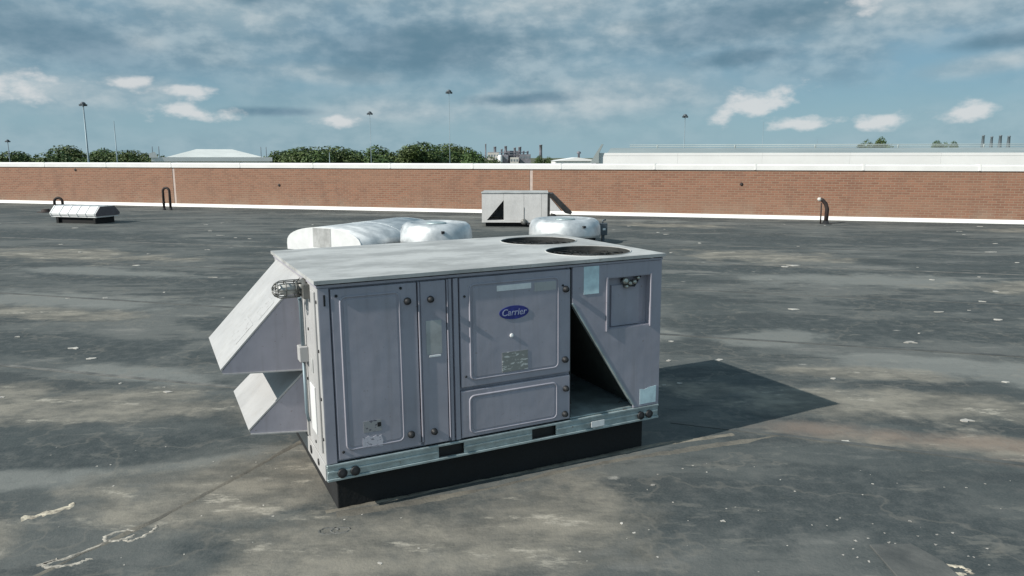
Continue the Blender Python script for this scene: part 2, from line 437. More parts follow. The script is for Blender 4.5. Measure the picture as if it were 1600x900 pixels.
# ------------------------------------------------------------------ mesh helper
class MB:
    def __init__(self):
        self.v, self.f, self.s = [], [], []

    def add(self, verts, faces, smooth=False):
        o = len(self.v)
        self.v += [tuple(x) for x in verts]
        self.f += [tuple(i + o for i in fc) for fc in faces]
        self.s += [smooth] * len(faces)
        return self

    def box(self, x0, x1, y0, y1, z0, z1):
        vs_ = [(x, y, z) for z in (z0, z1) for y in (y0, y1) for x in (x0, x1)]
        return self.add(vs_, [(0, 2, 3, 1), (4, 5, 7, 6), (0, 1, 5, 4), (2, 6, 7, 3), (0, 4, 6, 2), (1, 3, 7, 5)])

    def prism(self, poly, axis, d0, d1, smooth_sides=False):
        """polygon extruded along an axis; poly coords are the two other axes in order"""
        def pt(p_, d):
            return {'x': (d, p_[0], p_[1]), 'y': (p_[0], d, p_[1]), 'z': (p_[0], p_[1], d)}[axis]
        n = len(poly)
        self.add([pt(q, d0) for q in poly] + [pt(q, d1) for q in poly],
                 [tuple(range(n))[::-1], tuple(range(n, 2 * n))])
        self.s[-1] = self.s[-2] = False
        o = len(self.v) - 2 * n
        for i in range(n):
            j = (i + 1) % n
            self.f.append((o + i, o + j, o + n + j, o + n + i))
            self.s.append(smooth_sides)
        return self

    def plate(self, outer, holes, axis, d0, d1):
        """polygon with holes, extruded"""
        def pt(p_, d):
            return {'x': (d, p_[0], p_[1]), 'y': (p_[0], d, p_[1]), 'z': (p_[0], p_[1], d)}[axis]
        bm = bmesh.new()
        for loop in [outer] + holes:
            vv = [bm.verts.new((q[0], q[1], 0)) for q in loop]
            for i in range(len(vv)):
                bm.edges.new((vv[i], vv[(i + 1) % len(vv)]))
        bmesh.ops.triangle_fill(bm, use_beauty=True, use_dissolve=False, edges=bm.edges[:])
        bm.verts.index_update()
        pts = [(q.co.x, q.co.y) for q in bm.verts]
        tris = [tuple(x.index for x in fc.verts) for fc in bm.faces]
        bm.free()
        self.add([pt(q, d0) for q in pts], tris)
        self.add([pt(q, d1) for q in pts], [t_[::-1] for t_ in tris])
        for loop in [outer] + holes:
            n = len(loop)
            self.add([pt(q, d0) for q in loop] + [pt(q, d1) for q in loop],
                     [(i, (i + 1) % n, n + (i + 1) % n, n + i) for i in range(n)])
        return self

    def tube(self, path, r, n=8, closed=False, caps=True):
        P = [Vector(q) for q in path]
        m = len(P)
        rings = []
        prev = None
        for i in range(m):
            if closed:
                d = P[(i + 1) % m] - P[i - 1]
            else:
                d = P[min(i + 1, m - 1)] - P[max(i - 1, 0)]
            d.normalize()
            if prev is None:
                up = Vector((0, 0, 1)) if abs(d.z) < 0.9 else Vector((0, 1, 0))
                a = d.cross(up).normalized()
            else:
                a = (prev - d * prev.dot(d)).normalized()
            prev = a
            b_ = d.cross(a)
            rr = r[i] if isinstance(r, (list, tuple)) else r
            rings.append([P[i] + (a * math.cos(2 * math.pi * k / n) + b_ * math.sin(2 * math.pi * k / n)) * rr for k in range(n)])
        vs_ = [q for rg in rings for q in rg]
        fs = []
        for i in range(m if closed else m - 1):
            i2 = (i + 1) % m
            for k in range(n):
                k2 = (k + 1) % n
                fs.append((i * n + k, i * n + k2, i2 * n + k2, i2 * n + k))
        self.add(vs_, fs, True)
        if caps and not closed:
            o = len(self.v) - len(vs_)
            self.f += [tuple(o + k for k in range(n))[::-1], tuple(o + (m - 1) * n + k for k in range(n))]
            self.s += [False, False]
        return self

    def lathe(self, prof, c=(0, 0, 0), n=32, axis='z', smooth=True):
        """prof: list of (radius, height)"""
        vs_, fs = [], []
        for r_, h_ in prof:
            for k in range(n):
                a = 2 * math.pi * k / n
                x, y = r_ * math.cos(a), r_ * math.sin(a)
                q = {'z': (x, y, h_), 'y': (x, h_, y), 'x': (h_, x, y)}[axis]
                vs_.append((q[0] + c[0], q[1] + c[1], q[2] + c[2]))
        for i in range(len(prof) - 1):
            for k in range(n):
                k2 = (k + 1) % n
                fs.append((i * n + k, i * n + k2, (i + 1) * n + k2, (i + 1) * n + k))
        self.add(vs_, fs, smooth)
        o = len(self.v) - len(vs_)
        self.f += [tuple(o + k for k in range(n))[::-1], tuple(o + (len(prof) - 1) * n + k for k in range(n))]
        self.s += [False, False]
        return self

    def mesh(self, name):
        me = bpy.data.meshes.new(name)
        me.from_pydata(self.v, [], self.f)
        me.polygons.foreach_set('use_smooth', self.s)
        bm = bmesh.new()
        bm.from_mesh(me)
        bmesh.ops.recalc_face_normals(bm, faces=bm.faces[:])
        bm.to_mesh(me)
        bm.free()
        return me

    def build(self, name, mat, parent=None, bevel=0.0, seg=2, label=None):
        me = self.mesh(name)
        me.materials.append(mat)
        o = bpy.data.objects.new(name, me)
        COL.objects.link(o)
        if parent is not None:
            o.parent = parent
        if bevel:
            md = o.modifiers.new('bevel', 'BEVEL')
            md.width = bevel
            md.segments = seg
            md.limit_method = 'ANGLE'
            md.angle_limit = R(35)
        if label:
            o['label'] = label
        return o


def tag(o, label, cat, group=None):
    o['label'] = label
    o['category'] = cat
    if group:
        o['group'] = group
    return o


def thing(name, label, cat, loc=(0, 0, 0), rz=0.0, group=None):
    o = bpy.data.objects.new(name, None)
    o.empty_display_size = 0.3
    COL.objects.link(o)
    o.location = loc
    o.rotation_euler = (0, 0, rz)
    return tag(o, label, cat, group)


def struct(o):
    o['kind'] = 'structure'
    return o


def rrect(x0, x1, z0, z1, r, n=4):
    pts = []
    for cx, cz, a0 in ((x1 - r, z1 - r, 0), (x0 + r, z1 - r, 90), (x0 + r, z0 + r, 180), (x1 - r, z0 + r, 270)):
        for k in range(n + 1):
            a = R(a0 + 90 * k / n)
            pts.append((cx + r * math.cos(a), cz + r * math.sin(a)))
    return pts


def circ(cx, cy, r, n=40):
    return [(cx + r * math.cos(2 * math.pi * k / n), cy + r * math.sin(2 * math.pi * k / n)) for k in range(n)]


# ------------------------------------------------------------------ the setting: roof and ground
WALL_O = Vector((-1.40, 26.743, 0))              # a point on the foot of the brick wall
WALL_RZ = math.atan2(22.08 - 32.63, 15.29 + 22.48)
wd = Vector((math.cos(WALL_RZ), math.sin(WALL_RZ), 0))
wn = Vector((wd.y, -wd.x, 0))                    # towards the camera

a_, b_ = WALL_O - wd * 70 - wn * 0.15, WALL_O + wd * 70 - wn * 0.15
roof = MB()
roof.add([(a_.x, a_.y, 0), (-75, -40, 0), (75, -40, 0), (b_.x, b_.y, 0)], [(0, 1, 2, 3)])
roof_o = struct(roof.build('roof_membrane', M['membrane']))
gr = MB()
gr.add([(-6000, -3000, -9.5), (6000, -3000, -9.5), (6000, 8000, -9.5), (-6000, 8000, -9.5)], [(0, 1, 2, 3)])
struct(gr.build('ground', M['grass']))

# membrane laps: welded seams standing a little proud
def strip(p0, p1, wdt, h=0.006, name='membrane_seam', mat='membrane', z=0.0):
    p0, p1 = Vector((*p0, 0)), Vector((*p1, 0))
    d = (p1 - p0)
    L = d.length
    d.normalize()
    nn = Vector((-d.y, d.x, 0))
    mb = MB()
    n = max(2, int(L / 0.5))
    vs_, fs = [], []
    for i in range(n + 1):
        q = p0 + d * (L * i / n)
        w1 = wdt * (0.5 + 0.06 * rnd.uniform(-1, 1))
        hh = h * rnd.uniform(0.75, 1.2)
        for s_, z_ in ((-1, -0.004), (-1, hh), (1, hh), (1, -0.004)):
            e = q + nn * (s_ * w1)
            vs_.append((e.x, e.y, z + z_))
    for i in range(n):
        for k in range(3):
            fs.append((4 * i + k, 4 * i + k + 1, 4 * i + k + 5, 4 * i + k + 4))
    mb.add(vs_, fs)
    return mb.build(name, M[mat], roof_o)


def along(y_at0, x0, x1, slope=-0.279):
    return (x0, y_at0 + slope * x0), (x1, y_at0 + slope * x1)


M['seam_pale'] = simple('dusty_seam', (0.15, 0.148, 0.138), 0.85, 0, 0.35, 5, 0.3, 40, col2=(0.08, 0.085, 0.083))
M['silt_seam'] = simple('silted_seam', (0.14, 0.13, 0.108), 0.9, 0, 0.3, 6, 0.5, 45, col2=(0.10, 0.096, 0.084))
M['seam_mid'] = simple('seam_rubber', (0.10, 0.103, 0.098), 0.85, 0, 0.35, 3, 0.3, 40, col2=(0.06, 0.066, 0.066))
for y0, wdt, mt in ((5.50, 0.05, 'seam_pale'), (8.6, 0.06, 'seam_mid'), (11.7, 0.07, 'seam_mid'), (14.8, 0.07, 'seam_pale'), (17.9, 0.09, 'seam_mid'), (21.0, 0.10, 'seam_mid'), (23.8, 0.10, 'seam_pale')):
    p0, p1 = along(y0, -60 if y0 > 6 else -9.0, 60 if y0 > 6 else -1.9)
    strip(p0, p1, wdt, 0.005, mat=mt)
strip((1.2, 5.32), (5.2, 3.85), 0.05, 0.005, mat='seam_mid')
strip((-9, 4.4), (-2.6, 3.05), 0.05, 0.006, mat='seam_pale')
# a square repair patch in the near right corner
pp = MB()
pp.prism([(1.83, 3.10), (2.13, 3.10), (2.13, 3.36), (2.06, 3.53), (1.84, 3.52)], 'z', -0.003, 0.007)
pp.build('repair_patch', M['seam_mid'], roof_o, 0.003)


def smear(pts, r, mat, name='sealant_smear', z=0.0):
    """a flattened, uneven bead of dried sealant"""
    mb = MB()
    P = []
    for i in range(len(pts) - 1):
        a, b = Vector((*pts[i], 0)), Vector((*pts[i + 1], 0))
        k = max(2, int((b - a).length / 0.018))
        for j in range(k):
            P.append(a.lerp(b, j / k))
    P.append(Vector((*pts[-1], 0)))
    vs_, fs = [], []
    for i, q in enumerate(P):
        d = P[min(i + 1, len(P) - 1)] - P[max(i - 1, 0)]
        nn = Vector((-d.y, d.x, 0)).normalized()
        w0, w1 = r * rnd.uniform(0.2, 1.9), r * rnd.uniform(0.2, 1.9)
        q = q + Vector((rnd.uniform(-1, 1), rnd.uniform(-1, 1), 0)) * r * 0.35
        vs_ += [tuple(q - nn * w0 + Vector((0, 0, z - 0.002))), tuple(q - nn * w0 * 0.5 + Vector((0, 0, z + 0.0028))),
                tuple(q + nn * w1 * 0.5 + Vector((0, 0, z + 0.0028))), tuple(q + nn * w1 + Vector((0, 0, z - 0.002)))]
    for i in range(len(P) - 1):
        for k in range(3):
            fs.append((4 * i + k, 4 * i + k + 1, 4 * i + k + 5, 4 * i + k + 4))
    mb.add(vs_, fs, True)
    return mb.build(name, M[mat], roof_o)


def arc(cx, cy, rx, ry, a0, a1, rot=0, n=14):
    out = []
    for i in range(n + 1):
        a = R(a0 + (a1 - a0) * i / n)
        x, y = rx * math.cos(a), ry * math.sin(a)
        out.append((cx + x * math.cos(R(rot)) - y * math.sin(R(rot)), cy + x * math.sin(R(rot)) + y * math.cos(R(rot))))
    return out


smear(arc(-2.07, 3.62, 0.075, 0.05, 20, 330, 30), 0.012, 'sealant')
smear(arc(-1.98, 3.66, 0.05, 0.10, -110, 60, -20), 0.010, 'sealant')
smear([(-2.10, 3.56), (-2.16, 3.47), (-2.22, 3.40), (-2.33, 3.33)], 0.012, 'sealant')
smear(arc(-2.20, 3.37, 0.10, 0.045, 120, 350, 20), 0.014, 'sealant')
smear([(-2.52, 3.98), (-2.60, 3.88), (-2.72, 3.80)], 0.028, 'cream')
smear(arc(2.155, 3.29, 0.055, 0.040, -40, 300, -10), 0.014, 'cream')
smear([(2.13, 3.36), (2.09, 3.43), (2.04, 3.52)], 0.007, 'seam_pale')
smear(arc(-0.98, 3.67, 0.05, 0.035, 0, 340, 10), 0.007, 'seam_pale')
smear(arc(-0.92, 3.68, 0.05, 0.03, 0, 340, 10), 0.007, 'seam_pale')

# pale flakes, grit and droppings: far too many to count
fl = MB()


def flake(x, y, s, asp=1.0):
    n = rnd.choice((7, 8, 9, 10))
    a0 = rnd.uniform(0, 6.28)
    ring = []
    for k in range(n):
        a = a0 + 2 * math.pi * k / n
        rr = s * rnd.uniform(0.35, 1.3)
        ring.append((x + rr * math.cos(a) * asp, y + rr * math.sin(a)))
    hh = min(0.007, s * 0.25)
    fl.prism(ring, 'z', -0.002, hh)


for i in range(90):       # mid and far roof
    y = 5.5 + 17 * rnd.random() ** 1.3
    x = rnd.uniform(-0.72, 0.72) * y
    flake(x, y, rnd.uniform(0.010, 0.030) * (0.7 + y / 14), rnd.uniform(1.0, 2.2))
for i in range(48):        # fine grit in the near right corner
    y = rnd.uniform(3.2, 4.6)
    x = rnd.uniform(0.1, 0.72) * y
    flake(x, y, rnd.uniform(0.003, 0.009))
for i in range(16):
    flake(rnd.gauss(1.9, 0.22), rnd.gauss(3.6, 0.12), rnd.uniform(0.004, 0.010))
for i in range(30):
    y = rnd.uniform(3.2, 4.9)
    flake(rnd.uniform(-0.7, -0.1) * y, y, rnd.uniform(0.003, 0.008))
for x, y, s, a in ((0.86, 4.23, 0.016, 1.2), (0.60, 3.75, 0.013, 1.1), (1.16, 3.78, 0.013, 1), (-0.65, 3.35, 0.012, 1), (3.45, 5.35, 0.03, 1.6), (2.05, 7.05, 0.035, 1.6), (4.3, 7.75, 0.04, 1.7),
                   (-2.9, 7.7, 0.05, 2), (-2.6, 8.2, 0.05, 1.8), (2.35, 4.93, 0.02, 1.5), (5.2, 13.5, 0.06, 2)):
    flake(x, y, s, a)
fo = fl.build('roof_grit', M['debris'])
fo['kind'] = 'stuff'
tag(fo, 'pale grit, flakes and droppings scattered over the dark roof', 'grit')

# ------------------------------------------------------------------ brick wall behind
wall = thing('brick_wall', 'long red brick parapet wall with white coping at the back of the roof', 'wall', WALL_O, WALL_RZ)
joints = [-64, -40, -12.72, 2.15, 17.5, 40, 64]      # local x of the movement joints
for i in range(len(joints) - 1):
    MB().box(joints[i] + 0.055, joints[i + 1] - 0.055, 0.0, 0.30, -0.02, 1.55).build('brick_panel', M['brick'], wall)
for j in joints[1:-1]:
    MB().box(j - 0.052, j + 0.052, 0.012, 0.28, -0.02, 1.548).build('movement_joint', M['joint'], wall)
x = -64.0
while x < 63:
    mb = MB()
    mb.prism([(-0.035, 1.552), (-0.042, 1.70), (-0.03, 1.735), (0.33, 1.745), (0.345, 1.70), (0.335, 1.552)], 'x', x + 0.004, x + 3.196)
    mb.build('coping_section', M['white_flash'], wall)
    MB().box(x + 3.17, x + 3.23, -0.047, 0.35, 1.56, 1.752).build('coping_joint_cover', M['white_flash'], wall)
    x += 3.2
x = -64.0
while x < 63:
    mb = MB()
    mb.prism([(-0.10, 0.0), (-0.075, 0.045), (-0.012, 0.115), (-0.002, 0.115), (-0.002, 0.0)], 'x', x + 0.003, x + 5.997)
    mb.build('base_flashing', M['white_flash'], wall)
    x += 6.0
for lx, lz in ((-17.6, 1.44), (-7.9, 0.9), (9.2, 1.1)):
    MB().lathe([(0.0, -0.02), (0.05, -0.02), (0.055, 0.0), (0.03, 0.0), (0.03, 0.03)], (lx, 0, lz), 12, 'y').build('weep_outlet', M['brown_pipe'], wall)

# ------------------------------------------------------------------ main rooftop unit
L, W, ZC, ZT = 2.24, 1.446, 0.2133, 1.3408
unit = thing('rooftop_air_unit', 'large grey packaged rooftop air-conditioning unit with intake hoods in the foreground', 'hvac unit')
ROLL = -0.009255
opt = Vector((0, math.cos(CAM_PITCH), -math.sin(CAM_PITCH)))
T0 = Matrix.Translation(Vector((0, 0, CAM_H)))
unit.matrix_world = T0 @ Matrix.Rotation(ROLL, 4, opt) @ T0.inverted() @ Matrix.Translation(Vector((-1.02596, 3.82946, 0))) @ Matrix.Rotation(0.45455, 4, 'Z')
U = unit
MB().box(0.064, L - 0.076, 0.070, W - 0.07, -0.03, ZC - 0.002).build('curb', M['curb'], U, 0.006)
RT = 0.311
# base rail; black blocks in the fork pockets stand for the shade inside
front = MB()
front.box(0, L, -0.008, 0.014, ZC, ZC + 0.014)
front.box(0, L, -0.006, 0.014, RT - 0.014, RT - 0.001)
for s0, s1 in ((0.0, 0.655), (0.815, 1.275), (1.445, L)):
    front.box(s0, s1, 0.002, 0.010, ZC + 0.0145, RT - 0.0145)
    front.box(s0 + 0.004, s1 - 0.004, -0.004, 0.0015, ZC + 0.045, ZC + 0.058)
fr = front.build('base_rail', M['galv'], U, 0.002, 1)
for hx in (0.083, 0.155, 2.095, 2.163):
    MB().lathe([(0.0, 0.004), (0.027, 0.004), (0.027, -0.011), (0.021, -0.014), (0.0, -0.014)], (hx, 0, 0.252), 16, 'y').build('lifting_hole_disc', M['black'], fr)  # black discs stand for the dark inside of open lifting holes
for s0, s1 in ((0.655, 0.815), (1.275, 1.445)):
    MB().box(s0 - 0.006, s1 + 0.006, 0.03, 0.34, ZC + 0.006, RT - 0.006).build('fork_pocket_dark', M['black'], fr)
MB().box(1.70, 1.80, -0.0115, -0.0085, ZC + 0.022, ZC + 0.062).build('rail_sticker', M['label_white'], fr)
sr = MB()
sr.box(-0.006, 0.012, 0.0145, W, ZC, RT - 0.001)
sr.box(L - 0.012, L + 0.004, 0.0145, W, ZC, RT - 0.001)
sr.box(0.0125, L - 0.0125, W - 0.014, W, ZC, RT - 0.001)
sro = sr.build('side_rail', M['paint_end'], U, 0.002, 1)
MB().lathe([(0.0, 0.002), (0.026, 0.002), (0.026, -0.004), (0.0, -0.004)], (-0.006, 0.40, 0.262), 14, 'x').build('lifting_hole_disc', M['black'], sro)  # black disc in place of a hole's dark inside
MB().lathe([(0.0, 0.002), (0.02, 0.002), (0.02, -0.004), (0.0, -0.004)], (-0.006, 0.19, 0.262), 14, 'x').build('lifting_hole_disc', M['black'], sro)
# insulated cabinet behind the doors
MB().box(0.021, 1.552, 0.026, W - 0.02, RT, 1.300).build('cabinet', M['paint'], U)
ep = MB()
ep.plate([(0.0, RT + 0.002), (W - 0.021, RT + 0.002), (W - 0.021, 1.296), (0.0, 1.296)], [[(0.60, 0.78), (1.24, 0.78), (1.24, 1.18), (0.60, 1.18)], [(0.60, 0.42), (1.24, 0.42), (1.24, 0.66), (0.60, 0.66)]], 'x', 0.0, 0.020)
epo = ep.build('end_panel', M['paint_end'], U)
MB().box(0.0205, L - 0.0205, W - 0.0195, W, RT + 0.002, 1.296).build('back_panel', M['paint'], U, 0.003)
MB().box(L - 0.020, L, 0.0005, W, RT + 0.002, 1.296).build('end_panel', M['paint'], U, 0.003)
# corner post and mullions of the front
MB().box(0.0005, 0.060, -0.0005, 0.0255, RT + 0.002, 1.297).build('corner_post', M['paint'], U, 0.004)
for a0, a1, bb in ((0.7385, 0.757, 0.004), (0.768, 0.797, 0.002)):
    MB().box(a0, a1, bb, 0.0255, RT + 0.006, 1.290).build('mullion', M['paint'], U, 0.003)
MB().box(0.5535, 0.5635, -0.006, 0.0255, 0.345, 1.288).build('door_flange', M['paint'], U, 0.003)
MB().box(0.7255, 0.7335, -0.005, 0.0255, 0.335, 1.290).build('door_flange', M['paint'], U, 0.003)


def knob(par, x, z, r=0.017):
    MB().lathe([(0, 0.0), (r * 1.25, 0.0), (r * 1.25, -0.005), (r, -0.007), (r, -0.020), (r * 0.75, -0.026), (0, -0.027)], (x, -0.0005, z), 14, 'y').build('door_knob', M['black'], par)


def screw(par, x, z, r=0.008, mat='black', b=0.0):
    MB().lathe([(0, 0.0), (r, 0.0), (r, -0.004), (r * 0.6, -0.006), (0, -0.006)], (x, b - 0.0005, z), 10, 'y').build('screw', M[mat], par)


def door(a0, a1, z0, z1, bead=None, name='access_door'):
    o = MB().box(a0, a1, 0.0, 0.0255, z0, z1).build(name, M['paint'], U, 0.006)
    if bead:
        pts = rrect(*bead, 0.03)
        MB().tube([(q[0], 0.0005, q[1]) for q in pts], 0.0065, 6, closed=True).build('embossed_bead', M['paint'], o)
        pts = rrect(bead[0] + 0.016, bead[1] - 0.016, bead[2] + 0.016, bead[3] - 0.016, 0.02)
        MB().prism(pts, 'y', -0.003, 0.004).build('raised_field', M['paint'], o, 0.0015, 1)
    return o


d1 = door(0.068, 0.548, 0.326, 1.287, (0.118, 0.445, 0.378, 1.240))
for kx, kz in ((0.492, 1.185), (0.488, 0.405)):
    knob(d1, kx, kz)
for kx, kz in ((0.098, 1.250), (0.095, 0.372), (0.455, 1.262)):
    screw(d1, kx, kz)
MB().box(0.030, 0.040, -0.003, 0.001, 1.20, 1.26).build('slot', M['black'], d1)
st1 = MB().prism([(0.203, 0.375), (0.318, 0.368), (0.322, 0.40), (0.311, 0.437), (0.300, 0.430), (0.285, 0.44), (0.258, 0.43), (0.240, 0.442), (0.221, 0.433), (0.206, 0.44)], 'y', -0.0045, -0.0032)
st1.build('torn_sticker', M['tag'], d1)
MB().box(0.212, 0.315, -0.0045, -0.0032, 0.462, 0.528).build('faded_sticker', M['tag_dark'], d1)
MB().box(0.292, 0.312, -0.0062, -0.0048, 0.487, 0.512).build('sticker_mark', M['black'], d1)
d2 = door(0.5675, 0.7215, 0.322, 1.287, None, 'service_strip')
knob(d2, 0.628, 1.183, 0.016)
knob(d2, 0.628, 0.398, 0.016)
MB().box(0.612, 0.682, -0.004, 0.0005, 0.845, 0.857).build('strip_handle', M['label_white'], d2, 0.0015)
MB().box(0.596, 0.690, -0.0022, 0.0005, 0.862, 1.06).build('faded_sticker', M['paint_top'], d2)
d3 = door(0.806, 1.545, 0.632, 1.287, (0.868, 1.458, 0.675, 1.245))
knob(d3, 1.510, 1.165)
knob(d3, 1.506, 0.717)
for kx, kz in ((0.835, 1.18), (0.835, 0.70), (1.49, 1.19)):
    screw(d3, kx, kz, 0.007)
MB().box(1.040, 1.268, -0.0048, -0.0032, 1.192, 1.226).build('paper_label', M['label_white'], d3)
MB().box(1.290, 1.440, -0.0046, -0.0032, 1.170, 1.224).build('faded_sticker', M['paint_end'], d3)
screw(d3, 1.135, 0.915, 0.013, 'label_white', -0.003)
MB().box(1.070, 1.243, -0.0048, -0.0032, 0.694, 0.815).build('nameplate', M['nameplate'], d3)
# blue oval emblem with white script
em = MB().prism([(1.152 + 0.098 * math.cos(R(k * 10)), 1.056 + 0.041 * math.sin(R(k * 10))) for k in range(36)], 'y', -0.0055, -0.0032).build('emblem', M['emblem_blue'], d3)


def text_mesh(name, body, size, mat, parent, loc, rot, shear=0.0, sx=1.0):
    cu = bpy.data.curves.new(name, 'FONT')
    cu.body = body
    cu.size = size
    cu.shear = shear
    cu.align_x = 'CENTER'
    cu.align_y = 'CENTER'
    cu.extrude = 0.0006
    tmp = bpy.data.objects.new(name, cu)
    COL.objects.link(tmp)
    dg = bpy.context.evaluated_depsgraph_get()
    me = bpy.data.meshes.new_from_object(tmp.evaluated_get(dg))
    bpy.data.objects.remove(tmp)
    me.materials.clear()
    me.materials.append(mat)
    o = bpy.data.objects.new(name, me)
    COL.objects.link(o)
    o.parent = parent
    o.location = loc
    o.rotation_euler = rot
    o.scale = (sx, 1, 1)
    return o


text_mesh('emblem_lettering', 'Carrier', 0.057, M['emblem_white'], em, (1.150, -0.0062, 1.056), (R(90), 0, 0), 0.25, 0.95)
d4 = door(0.802, 1.545, 0.322, 0.612, (0.858, 1.448, 0.345, 0.575))
knob(d4, 1.512, 0.527, 0.016)
knob(d4, 1.506, 0.360, 0.016)
# condenser section
HY = [(1.562, 1.066), (2.034, 0.340)]
cp = MB()
cp.plate([(1.560, 1.296), (1.560, 1.066), (2.034, 0.338), (2.034, RT + 0.003), (L - 0.0005, RT + 0.003), (L - 0.0005, 1.296)],
         [[(1.822, 0.870), (2.160, 0.870), (2.160, 1.212), (1.822, 1.212)]], 'y', -0.001, 0.020)
cpo = cp.build('condenser_panel', M['paint'], U, 0.002, 1)
rc = MB()
rc.box(1.8225, 2.1595, 0.050, 0.056, 0.8705, 1.2115)
rc.box(1.8225, 1.828, 0.0005, 0.0495, 0.8705, 1.2115)
rc.box(2.154, 2.1595, 0.0005, 0.0495, 0.8705, 1.2115)
rc.box(1.8285, 2.1535, 0.0005, 0.0495, 0.8705, 0.876)
rc.box(1.8285, 2.1535, 0.0005, 0.0495, 1.206, 1.2115)
rco = rc.build('recessed_box', M['paint'], cpo)
for x0 in (1.806, 2.147):
    MB().box(x0, x0 + 0.014, -0.010, -0.0012, 0.862, 1.214).build('guide_strip', M['paint'], cpo, 0.003)
MB().box(1.872, 2.092, 0.036, 0.0495, 0.88, 1.15).build('cover_plate', M['paint'], rco, 0.003)
for fx, fz, rr in ((1.965, 1.175, 0.022), (1.998, 1.158, 0.016), (1.972, 1.140, 0.013), (2.035, 1.165, 0.015), (2.062, 1.190, 0.012)):
    MB().lathe([(0, 0.03), (rr, 0.03), (rr, 0.0), (rr * 0.6, -0.006), (0, -0.006)], (fx, 0.008, fz), 12, 'y').build('service_port', M['brass'], rco)
MB().tube([(1.94, 0.03, 1.19), (1.97, 0.012, 1.15), (2.03, 0.012, 1.14), (2.09, 0.03, 1.20)], 0.008, 6).build('port_tube', M['black'], rco)
MB().box(1.640, 1.752, -0.0028, -0.0014, 1.118, 1.294).build('instruction_label', M['label_blue'], cpo)
MB().prism([(2.085, 0.330), (2.215, 0.330), (2.217, 0.445), (2.16, 0.440), (2.12, 0.430), (2.084, 0.436)], 'y', -0.0028, -0.0014).build('paper_label', M['label_blue'], cpo)
cl = MB()
cl.prism([(1.566, 1.058), (2.030, 0.342), (2.072, 0.372), (1.608, 1.088)], 'y', 0.024, W - 0.024)
clo = cl.build('condenser_coil', M['coil'], U)
MB().prism([(1.556, 1.066), (2.032, 0.332), (2.039, 0.337), (1.564, 1.072)], 'y', -0.004, 0.035).build('coil_flange', M['galv'], clo)
MB().box(1.5535, L - 0.0205, 0.0155, W - 0.020, RT + 0.0005, RT + 0.010).build('base_pan', M['galv'], U)
MB().box(1.5525, 1.5595, 0.0205, W - 0.021, RT + 0.0105, 1.299).build('partition', M['coil'], U)
# top cover with two fan openings
M['shroud'] = simple('shade_dark_shroud', (0.04, 0.043, 0.042), 0.7, 0.1, 0.4, 8)  # shade inside the fan openings is put into this dark colour
FANS = [(1.885, 0.345), (1.885, 1.055)]
FR_ = 0.285
cap = MB()
cap.plate([(-0.018, -0.018), (L + 0.018, -0.018), (L + 0.018, W + 0.018), (-0.018, W + 0.018)], [circ(fx, fy, FR_) for fx, fy in FANS], 'z', 1.320, ZT)
capo = cap.build('top_cover', M['paint_top'], U)
lip = MB()
lip.box(-0.004, L + 0.004, -0.004, 0.0, 1.299, 1.3125)
lip.box(-0.005, 0.0, 0.0005, W, 1.299, 1.3125)
lip.box(L, L + 0.005, 0.0005, W, 1.298, 1.3155)
lip.build('cover_lip', M['paint'], capo)
for fx, fy in FANS:
    ring = MB()
    n = 40
    for r0, z0, r1, z1 in ((FR_ - 0.001, ZT + 0.001, FR_ - 0.004, 1.16),):
        vs_ = [(fx + r0 * math.cos(2 * math.pi * k / n), fy + r0 * math.sin(2 * math.pi * k / n), z0) for k in range(n)]
        vs_ += [(fx + r1 * math.cos(2 * math.pi * k / n), fy + r1 * math.sin(2 * math.pi * k / n), z1) for k in range(n)]
        ring.add(vs_, [(k, (k + 1) % n, n + (k + 1) % n, n + k) for k in range(n)], True)
    fo_ = ring.build('fan_shroud', M['shroud'], capo)
    MB().tube([(q[0], q[1], ZT) for q in circ(fx, fy, FR_ + 0.003, 40)], 0.005, 5, closed=True).build('rolled_rim', M['paint_top'], fo_)
    g = MB()
    for rr in (0.06, 0.12, 0.18, 0.24):
        g.tube([(q[0], q[1], 1.318) for q in circ(fx, fy, rr, 24)], 0.003, 4, closed=True)
    for k in range(6):
        a = math.pi * k / 6
        g.tube([(fx - 0.28 * math.cos(a), fy - 0.28 * math.sin(a), 1.314), (fx + 0.28 * math.cos(a), fy + 0.28 * math.sin(a), 1.314)], 0.004, 4)
    g.build('fan_guard', M['fan'], fo_)
    bl = MB()
    bl.lathe([(0.0, 1.22), (0.07, 1.22), (0.07, 1.285), (0.05, 1.295), (0.0, 1.297)], (fx, fy, 0), 16)
    for k in range(4):
        a = 2 * math.pi * k / 4 + 0.4
        q = []
        for r_, da, zz in ((0.06, -0.5, 1.23), (0.25, -0.32, 1.21), (0.25, 0.32, 1.28), (0.06, 0.5, 1.275)):
            q.append((fx + r_ * math.cos(a + da), fy + r_ * math.sin(a + da), zz))
        bl.add(q + [(x_, y_, z_ - 0.004) for x_, y_, z_ in q], [(0, 1, 2, 3), (7, 6, 5, 4), (0, 4, 5, 1), (1, 5, 6, 2), (2, 6, 7, 3), (3, 7, 4, 0)])
    bl.build('fan_blades', M['fan'], fo_)
    MB().lathe([(0, 1.10), (0.075, 1.10), (0.08, 1.12), (0.08, 1.21), (0, 1.215)], (fx, fy, 0), 16).build('fan_motor', M['fan'], fo_)


